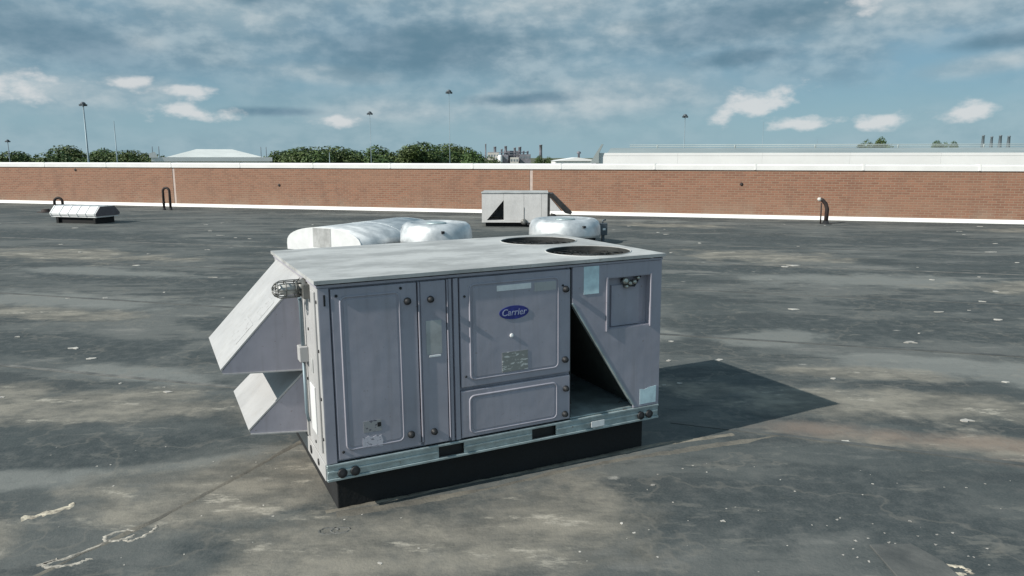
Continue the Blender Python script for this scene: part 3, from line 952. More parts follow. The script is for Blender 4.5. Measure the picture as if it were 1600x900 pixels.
# intake hoods on the sunny end
def hood(name, top, tip, foot, b0, b1, mesh_z):
    h = MB()
    # sloping sheet, two cheeks, thin metal: the underside stays open for the filter
    t_ = 0.012
    (ta, tz), (pa, pz), (fa, fz) = top, tip, foot
    h.prism([(ta, tz), (pa, pz), (pa + 0.004, pz - t_), (ta, tz - t_ * 1.4)], 'y', b0, b1)
    root = h.build(name, M['paint_end'], U, 0.0015, 1)
    for bb in (b0 + 0.0005, b1 - 0.0065):
        c_ = MB().prism([(ta, tz - 0.018), (pa + 0.006, pz - 0.014), (pa + 0.012, pz - 0.026), (fa, fz)], 'y', bb, bb + 0.006)
        c_.build('hood_cheek', M['paint'], root)
        e0, e1 = Vector((pa + 0.012, pz - 0.026)), Vector((fa - 0.002, fz))
        MB().prism([(e0.x, e0.y), (e1.x, e1.y), (e1.x, e1.y - 0.008), (e0.x, e0.y - 0.008)], 'y', bb - 0.006 if bb < 1 else bb, bb + 0.006 if bb < 1 else bb + 0.012).build('hood_edge', M['paint_end'], root)
    MB().prism([(pa + 0.018, pz - 0.020), (fa - 0.004, fz + 0.012), (fa - 0.004, fz + 0.020), (pa + 0.018, pz - 0.012)], 'y', b0 + 0.012, b1 - 0.012).build('intake_mesh', M['coil'], root)
    return root


hu = hood('intake_hood', (-0.0005, 1.292), (-0.470, 0.795), (-0.0005, 0.735), 0.490, 1.345, 0.7)
hl = hood('relief_hood', (-0.0005, 0.725), (-0.342, 0.408), (-0.0005, 0.345), 0.505, 1.325, 0.35)
# worn lettering left on the upper hood
M['worn_print'] = printed('worn_lettering', (0.475, 0.475, 0.475), (0.36, 0.355, 0.35), 26, 30, 0.57)
nx, nz = -0.7266, 0.687
for s0, s1, b0, b1 in ((0.30, 0.50, 0.56, 0.74), (0.56, 0.78, 0.60, 0.86)):
    q = [(-0.470 * u_ + nx * 0.0008, v_, 1.292 - 0.497 * u_ + nz * 0.0008) for u_, v_ in ((s0, b0), (s0, b1), (s1, b1), (s1, b0))]
    mb = MB()
    mb.add(q + [(x_ + nx * 0.001, y_, z_ + nz * 0.001) for x_, y_, z_ in q], [(0, 1, 2, 3), (4, 5, 6, 7), (0, 1, 5, 4), (1, 2, 6, 5), (2, 3, 7, 6), (3, 0, 4, 7)])
    mb.build('worn_lettering', M['worn_print'], hu)
# trim, conduit and small boxes on the end panel
MB().box(-0.012, -0.0005, 0.435, 0.462, 0.335, 1.285).build('end_trim', M['paint_end'], epo, 0.002)
MB().box(-0.010, -0.0005, 0.060, 0.150, 0.36, 1.27).build('end_trim', M['paint_end'], epo, 0.003)
MB().box(-0.006, -0.0005, 0.20, 0.33, 0.42, 0.70).build('end_plate', M['silver_white'], epo, 0.002)
MB().box(-0.005, -0.0005, 0.22, 0.27, 0.78, 0.86).build('end_plate', M['paint_top'], epo, 0.002)
MB().box(-0.050, -0.0005, 0.345, 0.425, 0.815, 0.905).build('switch_box', M['paint_end'], epo, 0.004)
MB().tube([(-0.022, 0.385, 0.906), (-0.022, 0.385, 1.16), (-0.03, 0.36, 1.19)], 0.011, 8).build('conduit', M['pole'], epo)
MB().tube([(-0.022, 0.395, 0.814), (-0.022, 0.395, 0.50), (-0.01, 0.40, 0.44)], 0.009, 8).build('conduit', M['pole'], epo)
for yb, zz in ((0.035, 1.22), (0.035, 0.95), (0.035, 0.68), (0.035, 0.45), (0.17, 1.05), (0.17, 0.72), (0.40, 0.70), (0.30, 1.02), (0.26, 0.36)):
    MB().lathe([(0, 0.0), (0.009, 0.0), (0.009, -0.004), (0, -0.006)], (-0.0005, yb, zz), 10, 'x').build('screw', M['black'], epo)
# caged lamp below the cover
lamp = MB().lathe([(0, 0.0), (0.055, 0.0), (0.058, -0.012), (0.046, -0.030), (0.046, -0.045), (0, -0.046)], (-0.002, 0.30, 1.258), 18, 'x').build('caged_lamp', M['wire'], U)
MB().lathe([(0.0, -0.046), (0.032, -0.047), (0.034, -0.10), (0.028, -0.14), (0.012, -0.155), (0, -0.157)], (-0.002, 0.30, 1.258), 14, 'x').build('lamp_glass', M['glass'], lamp)
cage = MB()
for k in range(8):
    a = 2 * math.pi * k / 8
    pth = []
    for xx, rr in ((-0.035, 0.048), (-0.09, 0.050), (-0.145, 0.048), (-0.172, 0.034), (-0.185, 0.012)):
        pth.append((xx, 0.30 + rr * math.cos(a), 1.258 + rr * math.sin(a)))
    cage.tube(pth, 0.0035, 5)
for xx, rr in ((-0.06, 0.0495), (-0.115, 0.0495), (-0.16, 0.042)):
    cage.tube([(xx, 0.30 + q[0], 1.258 + q[1]) for q in circ(0, 0, rr, 18)], 0.0035, 5, closed=True)
cage.build('wire_cage', M['wire'], lamp)
MB().box(-0.035, -0.0005, 0.20, 0.245, 1.21, 1.29).build('lamp_junction_box', M['wire'], lamp, 0.003)
# flashing ledge of silted membrane round the curb (part of the roof)
ct_, st_ = math.cos(0.45455), math.sin(0.45455)


def uw(a, b):
    return (-1.026 + a * ct_ - b * st_, 3.8295 + a * st_ + b * ct_)


M['silt_dark'] = M['silt_seam']
M['silt'] = simple('silted_flashing', (0.21, 0.19, 0.155), 0.9, 0, 0.3, 6, 0.5, 45, col2=(0.12, 0.113, 0.095))
def ragged(pts, r, h, mat, name):
    """a ragged ledge of membrane and silt along the curb"""
    mb = MB()
    vs_, fs = [], []
    P = []
    for i in range(len(pts) - 1):
        a, b = Vector((*pts[i], 0)), Vector((*pts[i + 1], 0))
        k = max(2, int((b - a).length / 0.03))
        P += [a.lerp(b, q / k) for q in range(k)]
    P.append(Vector((*pts[-1], 0)))
    w0 = w1 = r
    for i, q in enumerate(P):
        d = P[min(i + 1, len(P) - 1)] - P[max(i - 1, 0)]
        nn = Vector((-d.y, d.x, 0)).normalized()
        w0 = max(r * 0.3, min(r * 1.8, w0 + r * rnd.uniform(-0.35, 0.35)))
        w1 = max(r * 0.3, min(r * 1.8, w1 + r * rnd.uniform(-0.35, 0.35)))
        hh = h * rnd.uniform(0.6, 1.2)
        for o_, z_ in ((-w0, -0.002), (-w0 * 0.6, hh * 0.8), (0, hh), (w1 * 0.6, hh * 0.8), (w1, -0.002)):
            e = q + nn * o_
            vs_.append((e.x, e.y, z_))
    for i in range(len(P) - 1):
        for k in range(4):
            fs.append((5 * i + k, 5 * i + k + 1, 5 * i + k + 6, 5 * i + k + 5))
    mb.add(vs_, fs, True)
    return mb.build(name, M[mat], roof_o)


ragged([uw(0.0, 0.055), uw(2.3, 0.045), uw(2.9, -0.03)], 0.022, 0.006, 'silt', 'curb_flashing')
ragged([uw(0.05, 0.0), uw(0.9, -0.07), uw(1.8, -0.06), uw(2.5, -0.13), uw(3.2, -0.20)], 0.030, 0.004, 'silt_seam', 'silt_ridge')
ragged([(-2.45, 2.9), (-2.18, 3.42), (-1.97, 3.80), (-1.72, 4.37), (-1.47, 4.95)], 0.022, 0.0022, 'silt_seam', 'membrane_seam')

# ------------------------------------------------------------------ roof equipment behind the unit
bdir = Vector((0.46, 0.888, 0)).normalized()
brz = math.atan2(bdir.y, bdir.x)
bv = thing('barrel_vent', 'long silver half-barrel roof vent with bright white end behind the unit', 'roof vent', (-3.95, 15.4, 0), brz)
half = [(0.99 * math.cos(R(a)), 0.16 + 0.36 * (max(0.0, math.sin(R(a))) ** 0.8)) for a in range(0, 181, 9)]
body = MB()
body.prism([(q[0], q[1]) for q in half] + [(-0.99, 0.05), (0.99, 0.05)], 'x', 0.012, 3.0, True)
bo = body.build('barrel', M['silver'], bv)
half2 = [(x_ * 1.012, 0.10 + (z_ - 0.10) * 1.012) for x_, z_ in half]
MB().prism(half2 + [(-0.995, 0.02), (0.995, 0.02)], 'x', -0.010, 0.0115).build('end_cap', M['silver_white'], bv, 0.004)
MB().box(-0.016, -0.0105, -0.22, 0.26, 0.105, 0.505).build('cap_strap', M['paint_top'], bv)
for xx in (1.5, 2.97):
    vs_ = []
    MB().prism([(x_ * 1.003, 0.10 + (z_ - 0.10) * 1.006) for x_, z_ in half], 'x', xx, xx + 0.03).build('barrel_seam', M['silver'], bv)
MB().box(0.06, 2.94, -0.85, 0.85, -0.01, 0.0495).build('vent_curb', M['curb'], bv)


def fan_cap(label, loc, r, h, rz):
    t_ = thing('roof_exhaust_cap', label, 'exhaust fan', loc, rz, 'round silver exhaust caps')
    MB().lathe([(r * 0.80, h * 0.30), (r, h * 0.32), (r * 1.0, h * 0.42), (r * 0.985, h * 0.72), (r * 0.93, h * 0.90), (r * 0.84, h * 0.985), (r * 0.74, h), (r * 0.70, h * 0.985), (r * 0.66, h * 0.93), (r * 0.30, h * 0.95), (0.02, h * 0.955)], (0, 0, 0), 48).build('spun_cap', M['silver'], t_)
    MB().lathe([(r * 0.28, h * 0.955), (r * 0.28, h * 0.985), (r * 0.24, h * 1.0), (0.01, h * 1.0)], (0, 0, 0), 24).build('cap_lid', M['galv'], t_)
    MB().box(-r * 0.62, r * 0.62, -r * 0.62, r * 0.62, -0.01, h * 0.26).build('fan_curb', M['curb'], t_, 0.01)
    MB().box(-r * 0.70, r * 0.70, -r * 0.70, r * 0.70, h * 0.262, h * 0.298).build('curb_flange', M['galv'], t_, 0.005)
    for k in range(3):
        a = 2 * math.pi * k / 3 + 0.5
        MB().box(-0.03, 0.03, -0.03, 0.03, h * 0.72, h * 0.80).build('cap_clip', M['black'], t_).location = (r * 0.995 * math.cos(a), r * 0.995 * math.sin(a), 0)
    return t_


fan_cap('round silver exhaust cap next to the barrel vent, partly hidden by the unit', (-1.60, 15.6, 0), 0.76, 0.62, 0.3)
fan_cap('round silver exhaust cap in front of the small distant unit', (1.22, 17.1, 0), 0.83, 0.58, 0.5)
ds = thing('disconnect_box', 'small dark electrical disconnect box on a post beside the right exhaust cap', 'electrical box', (2.14, 17.35, 0), R(20))
MB().box(-0.03, 0.03, -0.025, 0.025, 0, 0.16).build('post', M['pole_dark'], ds)
MB().box(-0.085, 0.085, -0.06, 0.06, 0.1605, 0.44).build('box_body', M['pole_dark'], ds, 0.006)
MB().box(-0.04, 0.03, -0.066, -0.0605, 0.28, 0.33).build('box_label', M['label_white'], ds)
MB().tube([(0, 0.03, 0.44), (0, 0.03, 0.50), (0.08, 0.03, 0.52)], 0.02, 8).build('conduit', M['pole_dark'], ds)

# small distant unit by the wall
fu = thing('rooftop_air_unit', 'small pale rooftop unit with triangular opening standing by the brick wall', 'hvac unit', (-0.86, 21.15, 0), R(-2))
FL_, FW_, FZ0, FZ1 = 1.87, 1.2, 0.16, 0.955
MB().box(0.10, FL_ - 0.06, 0.10, FW_ - 0.1, -0.01, FZ0 - 0.04).build('curb', M['curb'], fu)
MB().box(0.0, FL_, 0.0, FW_, FZ0 - 0.035, FZ0 + 0.03).build('base_rail', M['paint_far'], fu, 0.004)
cpf = MB()
cpf.plate([(0.0, FZ0 + 0.032), (0.14, FZ0 + 0.032), (0.62, FZ0 + 0.60), (0.62, FZ1), (0.0, FZ1)], [], 'y', 0.0, 0.02)
cpf.build('condenser_panel', M['paint_far'], fu)
MB().box(0.625, 1.20, 0.0, 0.02, FZ0 + 0.032, FZ1).build('access_door', M['paint_far'], fu, 0.004)
MB().box(1.206, 1.70, 0.0, 0.02, FZ0 + 0.032, FZ1).build('access_door', M['paint_far'], fu, 0.004)
MB().box(1.706, FL_, 0.0, 0.02, FZ0 + 0.032, FZ1).build('access_door', M['paint_far'], fu, 0.004)
MB().box(0.63, FL_ - 0.001, 0.022, FW_, FZ0 + 0.032, FZ1).build('cabinet', M['paint_far'], fu)
MB().prism([(0.15, FZ0 + 0.032), (0.628, FZ0 + 0.60), (0.628, FZ0 + 0.64), (0.11, FZ0 + 0.032)], 'y', 0.024, FW_).build('condenser_coil', M['coil'], fu)
MB().box(0.0, 0.02, 0.021, FW_, FZ0 + 0.032, FZ1).build('end_panel', M['paint_far'], fu)
MB().box(0.0205, 0.629, FW_ - 0.02, FW_, FZ0 + 0.032, FZ1).build('back_panel', M['paint_far'], fu)
MB().box(-0.02, FL_ + 0.02, -0.02, FW_ + 0.02, FZ1 + 0.002, FZ1 + 0.03).build('top_cover', M['paint_top'], fu, 0.004)
MB().box(1.195, 1.205, -0.012, -0.0005, 0.2, 0.56).build('door_handle', M['wire'], fu)
MB().box(FL_ + 0.0005, FL_ + 0.07, 0.0, 0.9, FZ0 + 0.02, FZ1).build('end_frame', M['fan'], fu)
fh = MB().prism([(FL_ + 0.071, 0.83), (FL_ + 0.40, 0.45), (FL_ + 0.071, 0.45)], 'y', 0.0, 0.75).build('intake_hood', M['paint_far'], fu)
MB().prism([(FL_ + 0.071, FZ1 - 0.01), (FL_ + 0.16, FZ1 - 0.01), (FL_ + 0.70, 0.42), (FL_ + 0.66, 0.36), (FL_ + 0.50, 0.40), (FL_ + 0.071, 0.86)], 'y', -0.01, 0.80).build('hood_frame', M['fan'], fh)
MB().tube([(FL_ + 0.09, 0.04, 0.36), (FL_ + 0.20, 0.04, 0.34), (FL_ + 0.30, 0.04, 0.22), (FL_ + 0.75, 0.04, 0.20)], 0.035, 8).build('drain_pipe', M['black'], fu)
MB().lathe([(0, 0.0), (0.08, 0.0), (0.09, -0.03), (0.05, -0.05), (0, -0.05)], (1.20, -0.002, 0.15), 18, 'y').build('round_fitting', M['wire'], fu)

# low ribbed relief vent on the left
vt = thing('ribbed_roof_vent', 'low white ribbed roof vent with shaded end on the left of the roof', 'roof vent', (-13.0, 22.62, 0), WALL_RZ)
vt.scale = (0.9, 1.0, 1.0)
MB().box(-0.90, 0.80, -0.33, 0.33, -0.01, 0.185).build('vent_curb', M['curb'], vt)
MB().box(-0.98, 0.88, -0.42, 0.42, 0.187, 0.225).build('vent_flange', M['silver_white'], vt, 0.004)
sec = [(-0.44, 0.232), (-0.46, 0.30), (-0.27, 0.51), (0.27, 0.51), (0.46, 0.30), (0.44, 0.232)]
MB().prism(sec, 'x', -1.0, 0.895).build('vent_hood', M['silver_white'], vt, 0.006)
M['vent_end'] = simple('shaded_vent_end', (0.12, 0.11, 0.12), 0.7, 0, 0.2, 8)  # end faces away from the sun; its shade is put into this colour
MB().prism([(y_ * 1.01, z_) for y_, z_ in sec], 'x', 0.8955, 0.915).build('vent_end', M['vent_end'], vt)
for k in range(6):
    xx = -0.99 + 0.36 * k
    MB().prism([(y_ * 1.03, 0.232 + (z_ - 0.232) * 1.05) for y_, z_ in sec], 'x', xx, xx + 0.045).build('standing_rib', M['silver_white'], vt)
for xx in (-0.80, 0.72):
    MB().box(xx, xx + 0.08, -0.40, -0.335, -0.005, 0.186).build('support_foot', M['curb'], vt)


# goosenecks
def goose(label, loc, rz, sep_, h, r, mat, open_end=False, cat='vent pipe'):
    t_ = thing('gooseneck_pipe', label, cat, loc, rz, 'gooseneck pipes along the wall')
    pth = [(-sep_ / 2, 0, -0.02), (-sep_ / 2, 0, h - sep_ / 2)]
    pth += [(-sep_ / 2 * math.cos(R(a)), 0, h - sep_ / 2 + sep_ / 2 * math.sin(R(a))) for a in range(20, 180, 20)]
    pth += [(sep_ / 2, 0, h - sep_ / 2), (sep_ / 2, 0, h * 0.45 if open_end else 0.06)]
    MB().tube(pth, r, 12).build('pipe', M[mat], t_)
    MB().lathe([(r * 2.2, -0.005), (r * 2.2, 0.012), (r * 1.3, 0.02), (r * 1.1, 0.09)], (-sep_ / 2, 0, 0), 14).build('pipe_boot', M['black'], t_)
    if not open_end:
        MB().lathe([(r * 2.2, -0.005), (r * 2.2, 0.012), (r * 1.3, 0.02), (r * 1.1, 0.09)], (sep_ / 2, 0, 0), 14).build('pipe_boot', M['black'], t_)
    MB().lathe([(r * 1.15, h * 0.30), (r * 1.25, h * 0.31), (r * 1.25, h * 0.36), (r * 1.15, h * 0.37)], (-sep_ / 2, 0, 0), 12).build('pipe_coupling', M[mat], t_)
    return t_


goose('dark brown upside-down U pipe near the left movement joint of the brick wall', (-13.0, 28.0, 0), R(-10), 0.27, 0.83, 0.045, 'brown_pipe')
g2 = thing('gooseneck_pipe', 'dark bent pipe with pale cap at the foot of the right part of the wall', 'vent pipe', (9.28, 22.1, 0), R(-10), 'gooseneck pipes along the wall')
MB().tube([(0.09, 0, -0.02), (0.10, 0, 0.45), (0.05, 0, 0.60), (-0.05, 0, 0.71), (-0.10, 0, 0.73)], [0.062, 0.06, 0.058, 0.055, 0.055], 12).build('pipe', M['brown_pipe'], g2)
MB().tube([(-0.10, 0, 0.73), (-0.15, 0, 0.725), (-0.175, 0, 0.70)], [0.062, 0.062, 0.045], 12).build('pipe_cap', M['pale_cap'], g2)
MB().tube([(-0.06, 0, -0.02), (-0.07, 0, 0.62)], 0.02, 8).build('brace_rod', M['brown_pipe'], g2)
MB().lathe([(0.17, -0.005), (0.17, 0.012), (0.10, 0.02), (0.07, 0.10)], (0.09, 0, 0), 14).build('pipe_boot', M['black'], g2)
goose('low dark arched pipe half hidden behind the ribbed vent', (-17.7, 29.0, 0), R(5), 0.30, 0.40, 0.05, 'brown_pipe')
sc = thing('roof_drain_stub', 'low dark drain stub on the roof left of the ribbed vent', 'roof drain', (-16.9, 26.9, 0))
MB().lathe([(0.30, -0.004), (0.30, 0.015), (0.16, 0.03), (0.15, 0.09), (0.09, 0.12), (0.0, 0.125)], (0, 0, 0), 18).build('drain_dome', M['brown_pipe'], sc)
MB().tube([(0.1, 0, 0.06), (0.5, 0.05, 0.07), (0.9, 0.05, 0.05)], 0.04, 8).build('drain_pipe', M['black'], sc)

# ------------------------------------------------------------------ buildings beyond the wall
rb = thing('long_white_building', 'long white flat-roofed building with grey roof band behind the right half of the wall', 'building', (5.25, 47.0, 0), WALL_RZ * 0.6)
for k in range(14):
    MB().box(k * 5.0 + 0.003, k * 5.0 + 4.997, 0.0, 0.3, -9.5, 2.05).build('wall_panel', M['white_roof'], rb)
    MB().box(k * 5.0 + 0.003, k * 5.0 + 4.997, -0.012, 0.40, 2.052, 2.22).build('coping_section', M['white_roof'], rb)
MB().prism([(0.42, 2.1), (9.0, 2.62), (9.0, 2.0), (0.42, 2.0)], 'x', 0.6, 70).build('roof', M['grey_roof'], rb)
MB().prism([(-0.35, 1.6), (0.0, 2.2), (0.35, 2.75), (0.45, 2.75), (0.2, 2.2), (0.2, 1.6)], 'y', -0.2, 0.2).build('gutter_end', M['grey_roof'], rb)
for k in range(12):
    MB().tube([(4 + 5.5 * k, 9.0, 2.5), (4 + 5.5 * k, 9.0, 2.85)], 0.05, 6).build('rail_post', M['grey_roof'], rb)
for zz in (2.72, 2.84):
    MB().tube([(2, 9.0, zz), (68, 9.0, zz)], 0.03, 6).build('guard_rail', M['grey_roof'], rb)

lb = thing('white_shed', 'low white building with pale hipped roof behind the wall on the left', 'building', (-33.6, 70.5, 0), R(24))
MB().box(0.0, 10.4, 0, 9, -9.5, 1.55).build('wall', M['white_roof'], lb)
MB().box(-0.25, 10.6, -0.25, 9.2, 1.552, 1.95).build('eaves', M['white_roof'], lb)
rf = MB()
rf.add([(1.0, 0.2, 1.952), (9.8, 0.2, 1.952), (9.8, 8.8, 1.952), (1.0, 8.8, 1.952), (3.8, 4.5, 2.75), (7.2, 4.5, 2.75)], [(0, 1, 5, 4), (1, 2, 5), (2, 3, 4, 5), (3, 0, 4), (3, 2, 1, 0)])
M['pale_roof'] = simple('pale_grey_roof', (0.68, 0.71, 0.69), 0.6, 0, 0.06, 0.5)
rfo = rf.build('roof', M['pale_roof'], lb)
for xx in (-0.1, 0.45, 9.6, 10.1):
    MB().tube([(xx, 0.1, 1.95), (xx, 0.1, 2.95)], 0.035, 6).build('vent_stack', M['stack'], lb)
MB().prism([(-0.4, 1.9), (0.35, 1.9), (0.1, 2.45), (-0.4, 2.3)], 'y', -0.3, -0.251).build('gutter_end', M['white_roof'], lb)

sb = thing('low_white_shed', 'small low white building between the industrial plant and the long white building', 'building', (4.6, 80, 0), 0)
MB().box(0, 4.9, 0, 8, -9.5, 1.55).build('wall', M['white_roof'], sb)
MB().prism([(-0.1, 1.552), (2.4, 1.92), (5.0, 1.552)], 'y', -0.15, 8.1).build('roof', M['white_roof'], sb)
MB().lathe([(0.12, 1.7), (0.12, 2.3), (0.22, 2.32), (0.22, 2.5), (0.0, 2.6)], (2.6, 1.0, 0), 10).build('roof_ventilator', M['plant_grey'], sb)
dt = thing('domed_tank', 'small grey domed tank at the left end of the long white building', 'tank', (7.35, 64, 0))
MB().lathe([(0.6, -9.5), (0.6, 1.2), (0.55, 1.5), (0.35, 1.72), (0.0, 1.8)], (0, 0, 0), 20).build('shell', M['plant_grey'], dt)
MB().lathe([(0.63, 1.0), (0.63, 1.12)], (0, 0, 0), 20).build('rim', M['plant_pale'], dt)

# industrial plant on the horizon
ip = thing('industrial_plant', 'cluster of grey industrial towers and blocks on the horizon', 'industrial plant', (0, 400, 0))
for x0, x1, y0, z1, mt in ((-13.0, -7.0, 0, 4.2, 'plant_pale'), (-6.5, -2.0, 3, 3.0, 'plant_grey'), (-4.5, 4.5, 8, 5.3, 'plant_grey'), (-1.0, 3.5, -2, 1.8, 'plant_pale'), (4.0, 10.0, 2, 3.4, 'plant_grey'), (-9, -7.5, -2, 2.6, 'plant_pale')):
    bo_ = MB().box(x0, x1, y0, y0 + 6, -9.5, z1).build('process_block', M[mt], ip)
    n = int((x1 - x0) / 1.5)
    for k in range(n):
        MB().box(x0 + 0.3 + k * 1.5, x0 + 1.2 + k * 1.5, y0 - 0.05, y0 - 0.002, z1 - 2.2, z1 - 1.0).build('opening', M['stack'], bo_)
for x0, r0, z1 in ((-14.2, 0.35, 9.0), (-9.2, 0.7, 7.5), (-5.6, 0.5, 6.2), (-3.4, 0.7, 7.8), (1.5, 0.6, 7.0), (4.2, 0.8, 7.4), (6.2, 0.5, 5.2), (8.4, 0.5, 5.2), (15.5, 0.8, 8.5)):
    MB().lathe([(r0 * 1.3, -9.5), (r0, z1 * 0.6), (r0, z1 - 0.4), (r0 * 1.15, z1 - 0.35), (r0 * 1.1, z1)], (x0, 6, 0), 10).build('process_tower', M['plant_grey'], ip)
for z_ in (3.0, 4.4):
    MB().tube([(-13, 5, z_), (9, 5, z_)], 0.2, 6).build('pipe_bridge', M['plant_grey'], ip)
MB().lathe([(1.2, -9.5), (1.2, 2.3), (0.8, 2.9), (0.0, 3.1)], (-6.3, -3, 0), 14).build('storage_tank', M['white_roof'], ip)

# four slim stacks on the right
for i, (px, ztop, wd_) in enumerate(((1514, 15.0, 1.2), (1527, 14.3, 1.1), (1540, 15.0, 1.3), (1553, 14.6, 1.3))):
    X = (px - 800) / 1155.57 * 460
    s_ = thing('far_stack', ('first', 'second', 'third', 'fourth')[i] + ' from the left of four slim grey stacks above the long white building', 'stack', (X, 455, 0), 0, 'four slim stacks on the horizon')
    MB().lathe([(wd_ * 1.1, -9.5), (wd_ * 0.8, 8.0), (wd_ * 0.55, ztop - 0.8), (wd_ * 0.7, ztop - 0.7), (wd_ * 0.6, ztop)], (0, 0, 0), 12).build('shaft', M['stack'], s_)
    MB().lathe([(wd_ * 1.3, 6.0), (wd_ * 1.5, 6.2), (wd_ * 1.5, 6.6), (wd_ * 1.2, 6.8)], (0, 0, 0), 12).build('platform', M['stack'], s_)


# ------------------------------------------------------------------ lamp poles
def lamp_pole(px, ytop, Y, label, mat='pole', head=True, thick=1.0):
    X = (px - 800) / 1155.57 * Y * 0.985
    zt = CAM_H + (245.3 - ytop) / 1155.57 * Y
    t_ = thing('lamp_pole', label, 'lamp pole', (X, Y, -9.5), 0, 'tall lamp poles beyond the wall')
    H = zt + 9.5
    MB().tube([(0, 0, 0), (0, 0, H * 0.5), (0, 0, H - 0.3)], [0.22 * thick, 0.14 * thick, 0.08 * thick], 10).build('shaft', M[mat], t_)
    MB().lathe([(0.4, 0), (0.4, 0.25), (0.3, 0.6)], (0, 0, 0), 10).build('base', M['plant_pale'], t_)
    if head:
        MB().lathe([(0.12, H - 0.5), (0.34, H - 0.32), (0.34, H - 0.15), (0.15, H), (0.0, H + 0.02)], (0, 0, 0), 12).build('lamp_ring', M['pole_dark'], t_)
        for k in range(4):
            a = math.pi / 2 * k + 0.3
            MB().box(-0.13, 0.13, -0.10, 0.10, H - 0.55, H - 0.30).build('floodlight', M['pole_dark'], t_).location = (0.36 * math.cos(a), 0.36 * math.sin(a), 0)
    return t_


lamp_pole(138, 163, 105, 'tall lamp pole in front of the left trees, leftmost but one')
lamp_pole(183, 189, 150, 'pale thin pole just right of the tall left lamp pole', 'pole', False, 0.8)
lamp_pole(15, 219, 160, 'short dark lamp pole at the left edge of the picture', 'stack', True, 0.8)
lamp_pole(580, 177, 130, 'thin lamp pole rising from the left part of the central trees', 'pole', True, 0.4)
lamp_pole(703, 145, 110, 'tallest thin lamp pole above the right part of the central trees', 'pole', True, 0.35)
lamp_pole(1068, 181, 120, 'pale lamp pole rising behind the long white building', 'pole', True, 0.6)
lamp_pole(515, 236, 140, 'short pale post among the left central trees', 'pole', False, 0.7)
lamp_pole(1190, 190, 190, 'faint pale pole beneath the small white clouds on the right', 'pole', False, 0.5)
lamp_pole(1275, 217, 200, 'short faint pole behind the long white building, right of the others', 'pole', False, 0.5)


# ------------------------------------------------------------------ trees
def crown_mesh(seed, n_leaf=4200, Hh=6.0, Rr=5.2):
    r = random.Random(seed)
    lobes = []
    for k in range(11):
        a = r.uniform(0, 6.28)
        d = Rr * r.uniform(0.15, 0.72)
        z = r.uniform(-0.55, 0.62) * Hh
        s_ = r.uniform(0.30, 0.52)
        lobes.append((d * math.cos(a) * (1 - 0.35 * max(0, z / Hh)), d * math.sin(a) * (1 - 0.35 * max(0, z / Hh)), z, Rr * s_, Rr * s_, Hh * s_ * 0.72))
    mb = MB()
    vs_, fs = [], []
    for i in range(n_leaf):
        lx, ly, lz, rx, ry, rz = r.choice(lobes)
        while True:
            q = Vector((r.uniform(-1, 1), r.uniform(-1, 1), r.uniform(-1, 1)))
            if 0.25 < q.length < 1:
                break
        q = q.normalized() * (q.length ** 0.45) * r.uniform(0.75, 1.08)
        p_ = Vector((lx + q.x * rx, ly + q.y * ry, lz + q.z * rz))
        nn = (q + Vector((r.uniform(-1, 1), r.uniform(-1, 1), r.uniform(-0.4, 1))) * 0.9).normalized()
        t1 = nn.orthogonal().normalized()
        t1 = (Matrix.Rotation(r.uniform(0, 6.28), 3, nn) @ t1)
        t2 = nn.cross(t1)
        s_ = r.uniform(0.16, 0.34)
        o = len(vs_)
        for ca, sa, e in ((-1, 0, 0), (0, -0.6, 0.05), (1, 0, 0), (0, 0.6, 0.05)):
            vs_.append(tuple(p_ + t1 * (ca * s_) + t2 * (sa * s_) + nn * e))
        fs.append((o, o + 1, o + 2, o + 3))
    mb.add(vs_, fs)
    me = bpy.data.meshes.new('crown')
    me.from_pydata(vs_, [], fs)
    me.materials.append(M['leaf'])
    return me


def trunk_mesh(seed):
    r = random.Random(seed)
    mb = MB()
    mb.tube([(0, 0, 0), (0.1, 0.05, 2.5), (-0.05, 0.1, 5.0), (0, 0, 8.5)], [0.38, 0.28, 0.2, 0.08], 8)
    for k in range(6):
        a = r.uniform(0, 6.28)
        z0 = r.uniform(2.8, 6.5)
        e = r.uniform(1.6, 3.0)
        mb.tube([(0, 0, z0), (e * 0.5 * math.cos(a), e * 0.5 * math.sin(a), z0 + 0.9), (e * math.cos(a), e * math.sin(a), z0 + 2.2)], [0.14, 0.09, 0.03], 6)
    me = mb.mesh('trunk')
    me.materials.append(M['bark'])
    return me


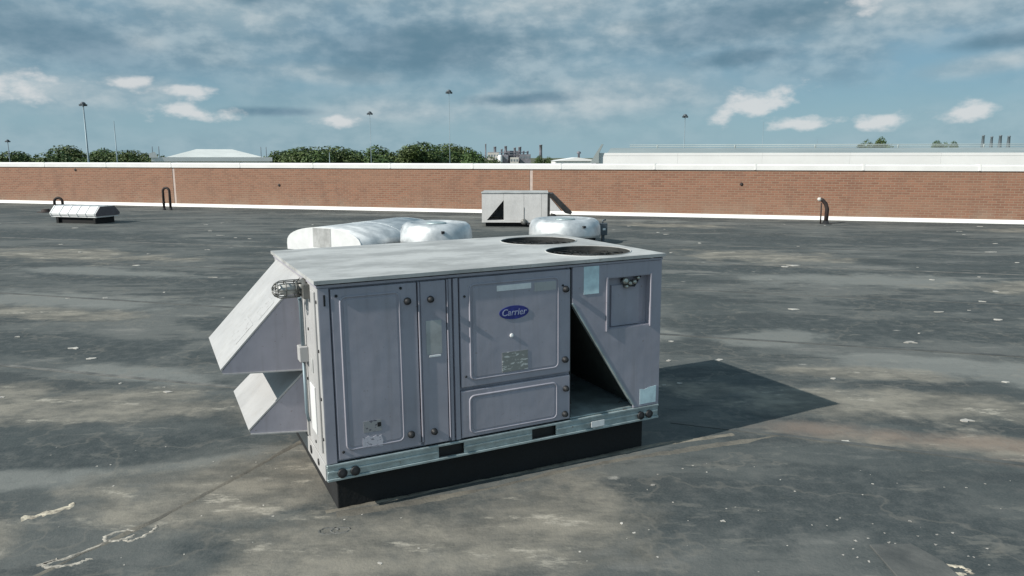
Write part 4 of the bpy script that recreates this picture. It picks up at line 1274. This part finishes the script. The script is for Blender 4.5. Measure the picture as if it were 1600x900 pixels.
CR = [crown_mesh(s_) for s_ in (3, 8, 15, 21, 33)]
TK = [trunk_mesh(s_) for s_ in (3, 8)]
ORD = ['first', 'second', 'third', 'fourth', 'fifth', 'sixth', 'seventh', 'eighth', 'ninth', 'tenth', 'eleventh', 'twelfth', 'thirteenth', 'fourteenth', 'fifteenth', 'sixteenth', 'seventeenth', 'eighteenth', 'nineteenth', 'twentieth']


def tree(px, ytop, Y, label, group, wide=1.0):
    X = (px - 800) / 1155.57 * Y * 0.985
    zt = CAM_H + (245.3 - ytop) / 1155.57 * Y
    H = zt + 9.5
    s_ = H / 12.0
    t_ = thing('broadleaf_tree', label, 'tree', (X, Y, -9.5), rnd.uniform(0, 6.28), group)
    t_.scale = (s_ * wide, s_ * wide, s_)
    k = rnd.randrange(5)
    for nm, me, z in (('trunk', TK[k % 2], 0), ('crown', CR[k], 7.1)):
        o = bpy.data.objects.new(nm, me)
        COL.objects.link(o)
        o.parent = t_
        o.location = (0, 0, z)
    return t_


left_line = [(-20, 243), (4, 242), (22, 241), (42, 240), (62, 238), (84, 233), (104, 232), (126, 235), (142, 237), (157, 237), (172, 235), (192, 237), (206, 239), (222, 241), (236, 241), (250, 240)]
for i, (px, yt) in enumerate(left_line):
    tree(px, yt, rnd.uniform(175, 215), ORD[i] + ' tree from the left in the left-hand tree line', 'trees left of the white shed', rnd.uniform(1.15, 1.4))
mid_line = [(424, 243), (442, 240), (462, 237), (482, 235), (500, 233), (520, 234), (540, 234), (560, 240), (580, 240), (600, 231), (618, 234), (640, 229), (660, 228), (682, 227), (700, 230), (722, 234), (742, 239), (760, 243)]
for i, (px, yt) in enumerate(mid_line):
    tree(px, yt, rnd.uniform(165, 205), ORD[i] + ' tree from the left in the central tree line', 'trees between the white shed and the plant', rnd.uniform(1.15, 1.4))
for i, (px, yt) in enumerate(((842, 245), (855, 246))):
    tree(px, yt, 210, ('left' if i == 0 else 'right') + ' of the two small trees at the right end of the plant', 'trees beside the plant', 0.6)
for i, (px, yt) in enumerate(((1354, 218), (1367, 220), (1379, 218))):
    tree(px, yt, 260, ('left', 'middle', 'right')[i] + ' of three tree tops showing above the long white building', 'tree tops above the white building', 0.55)
for i, px in enumerate((1462, 1474, 1486)):
    tree(px, 224, 300, ('left', 'middle', 'right')[i] + ' of the low dark far trees left of the slim stacks', 'far low trees', 0.55)
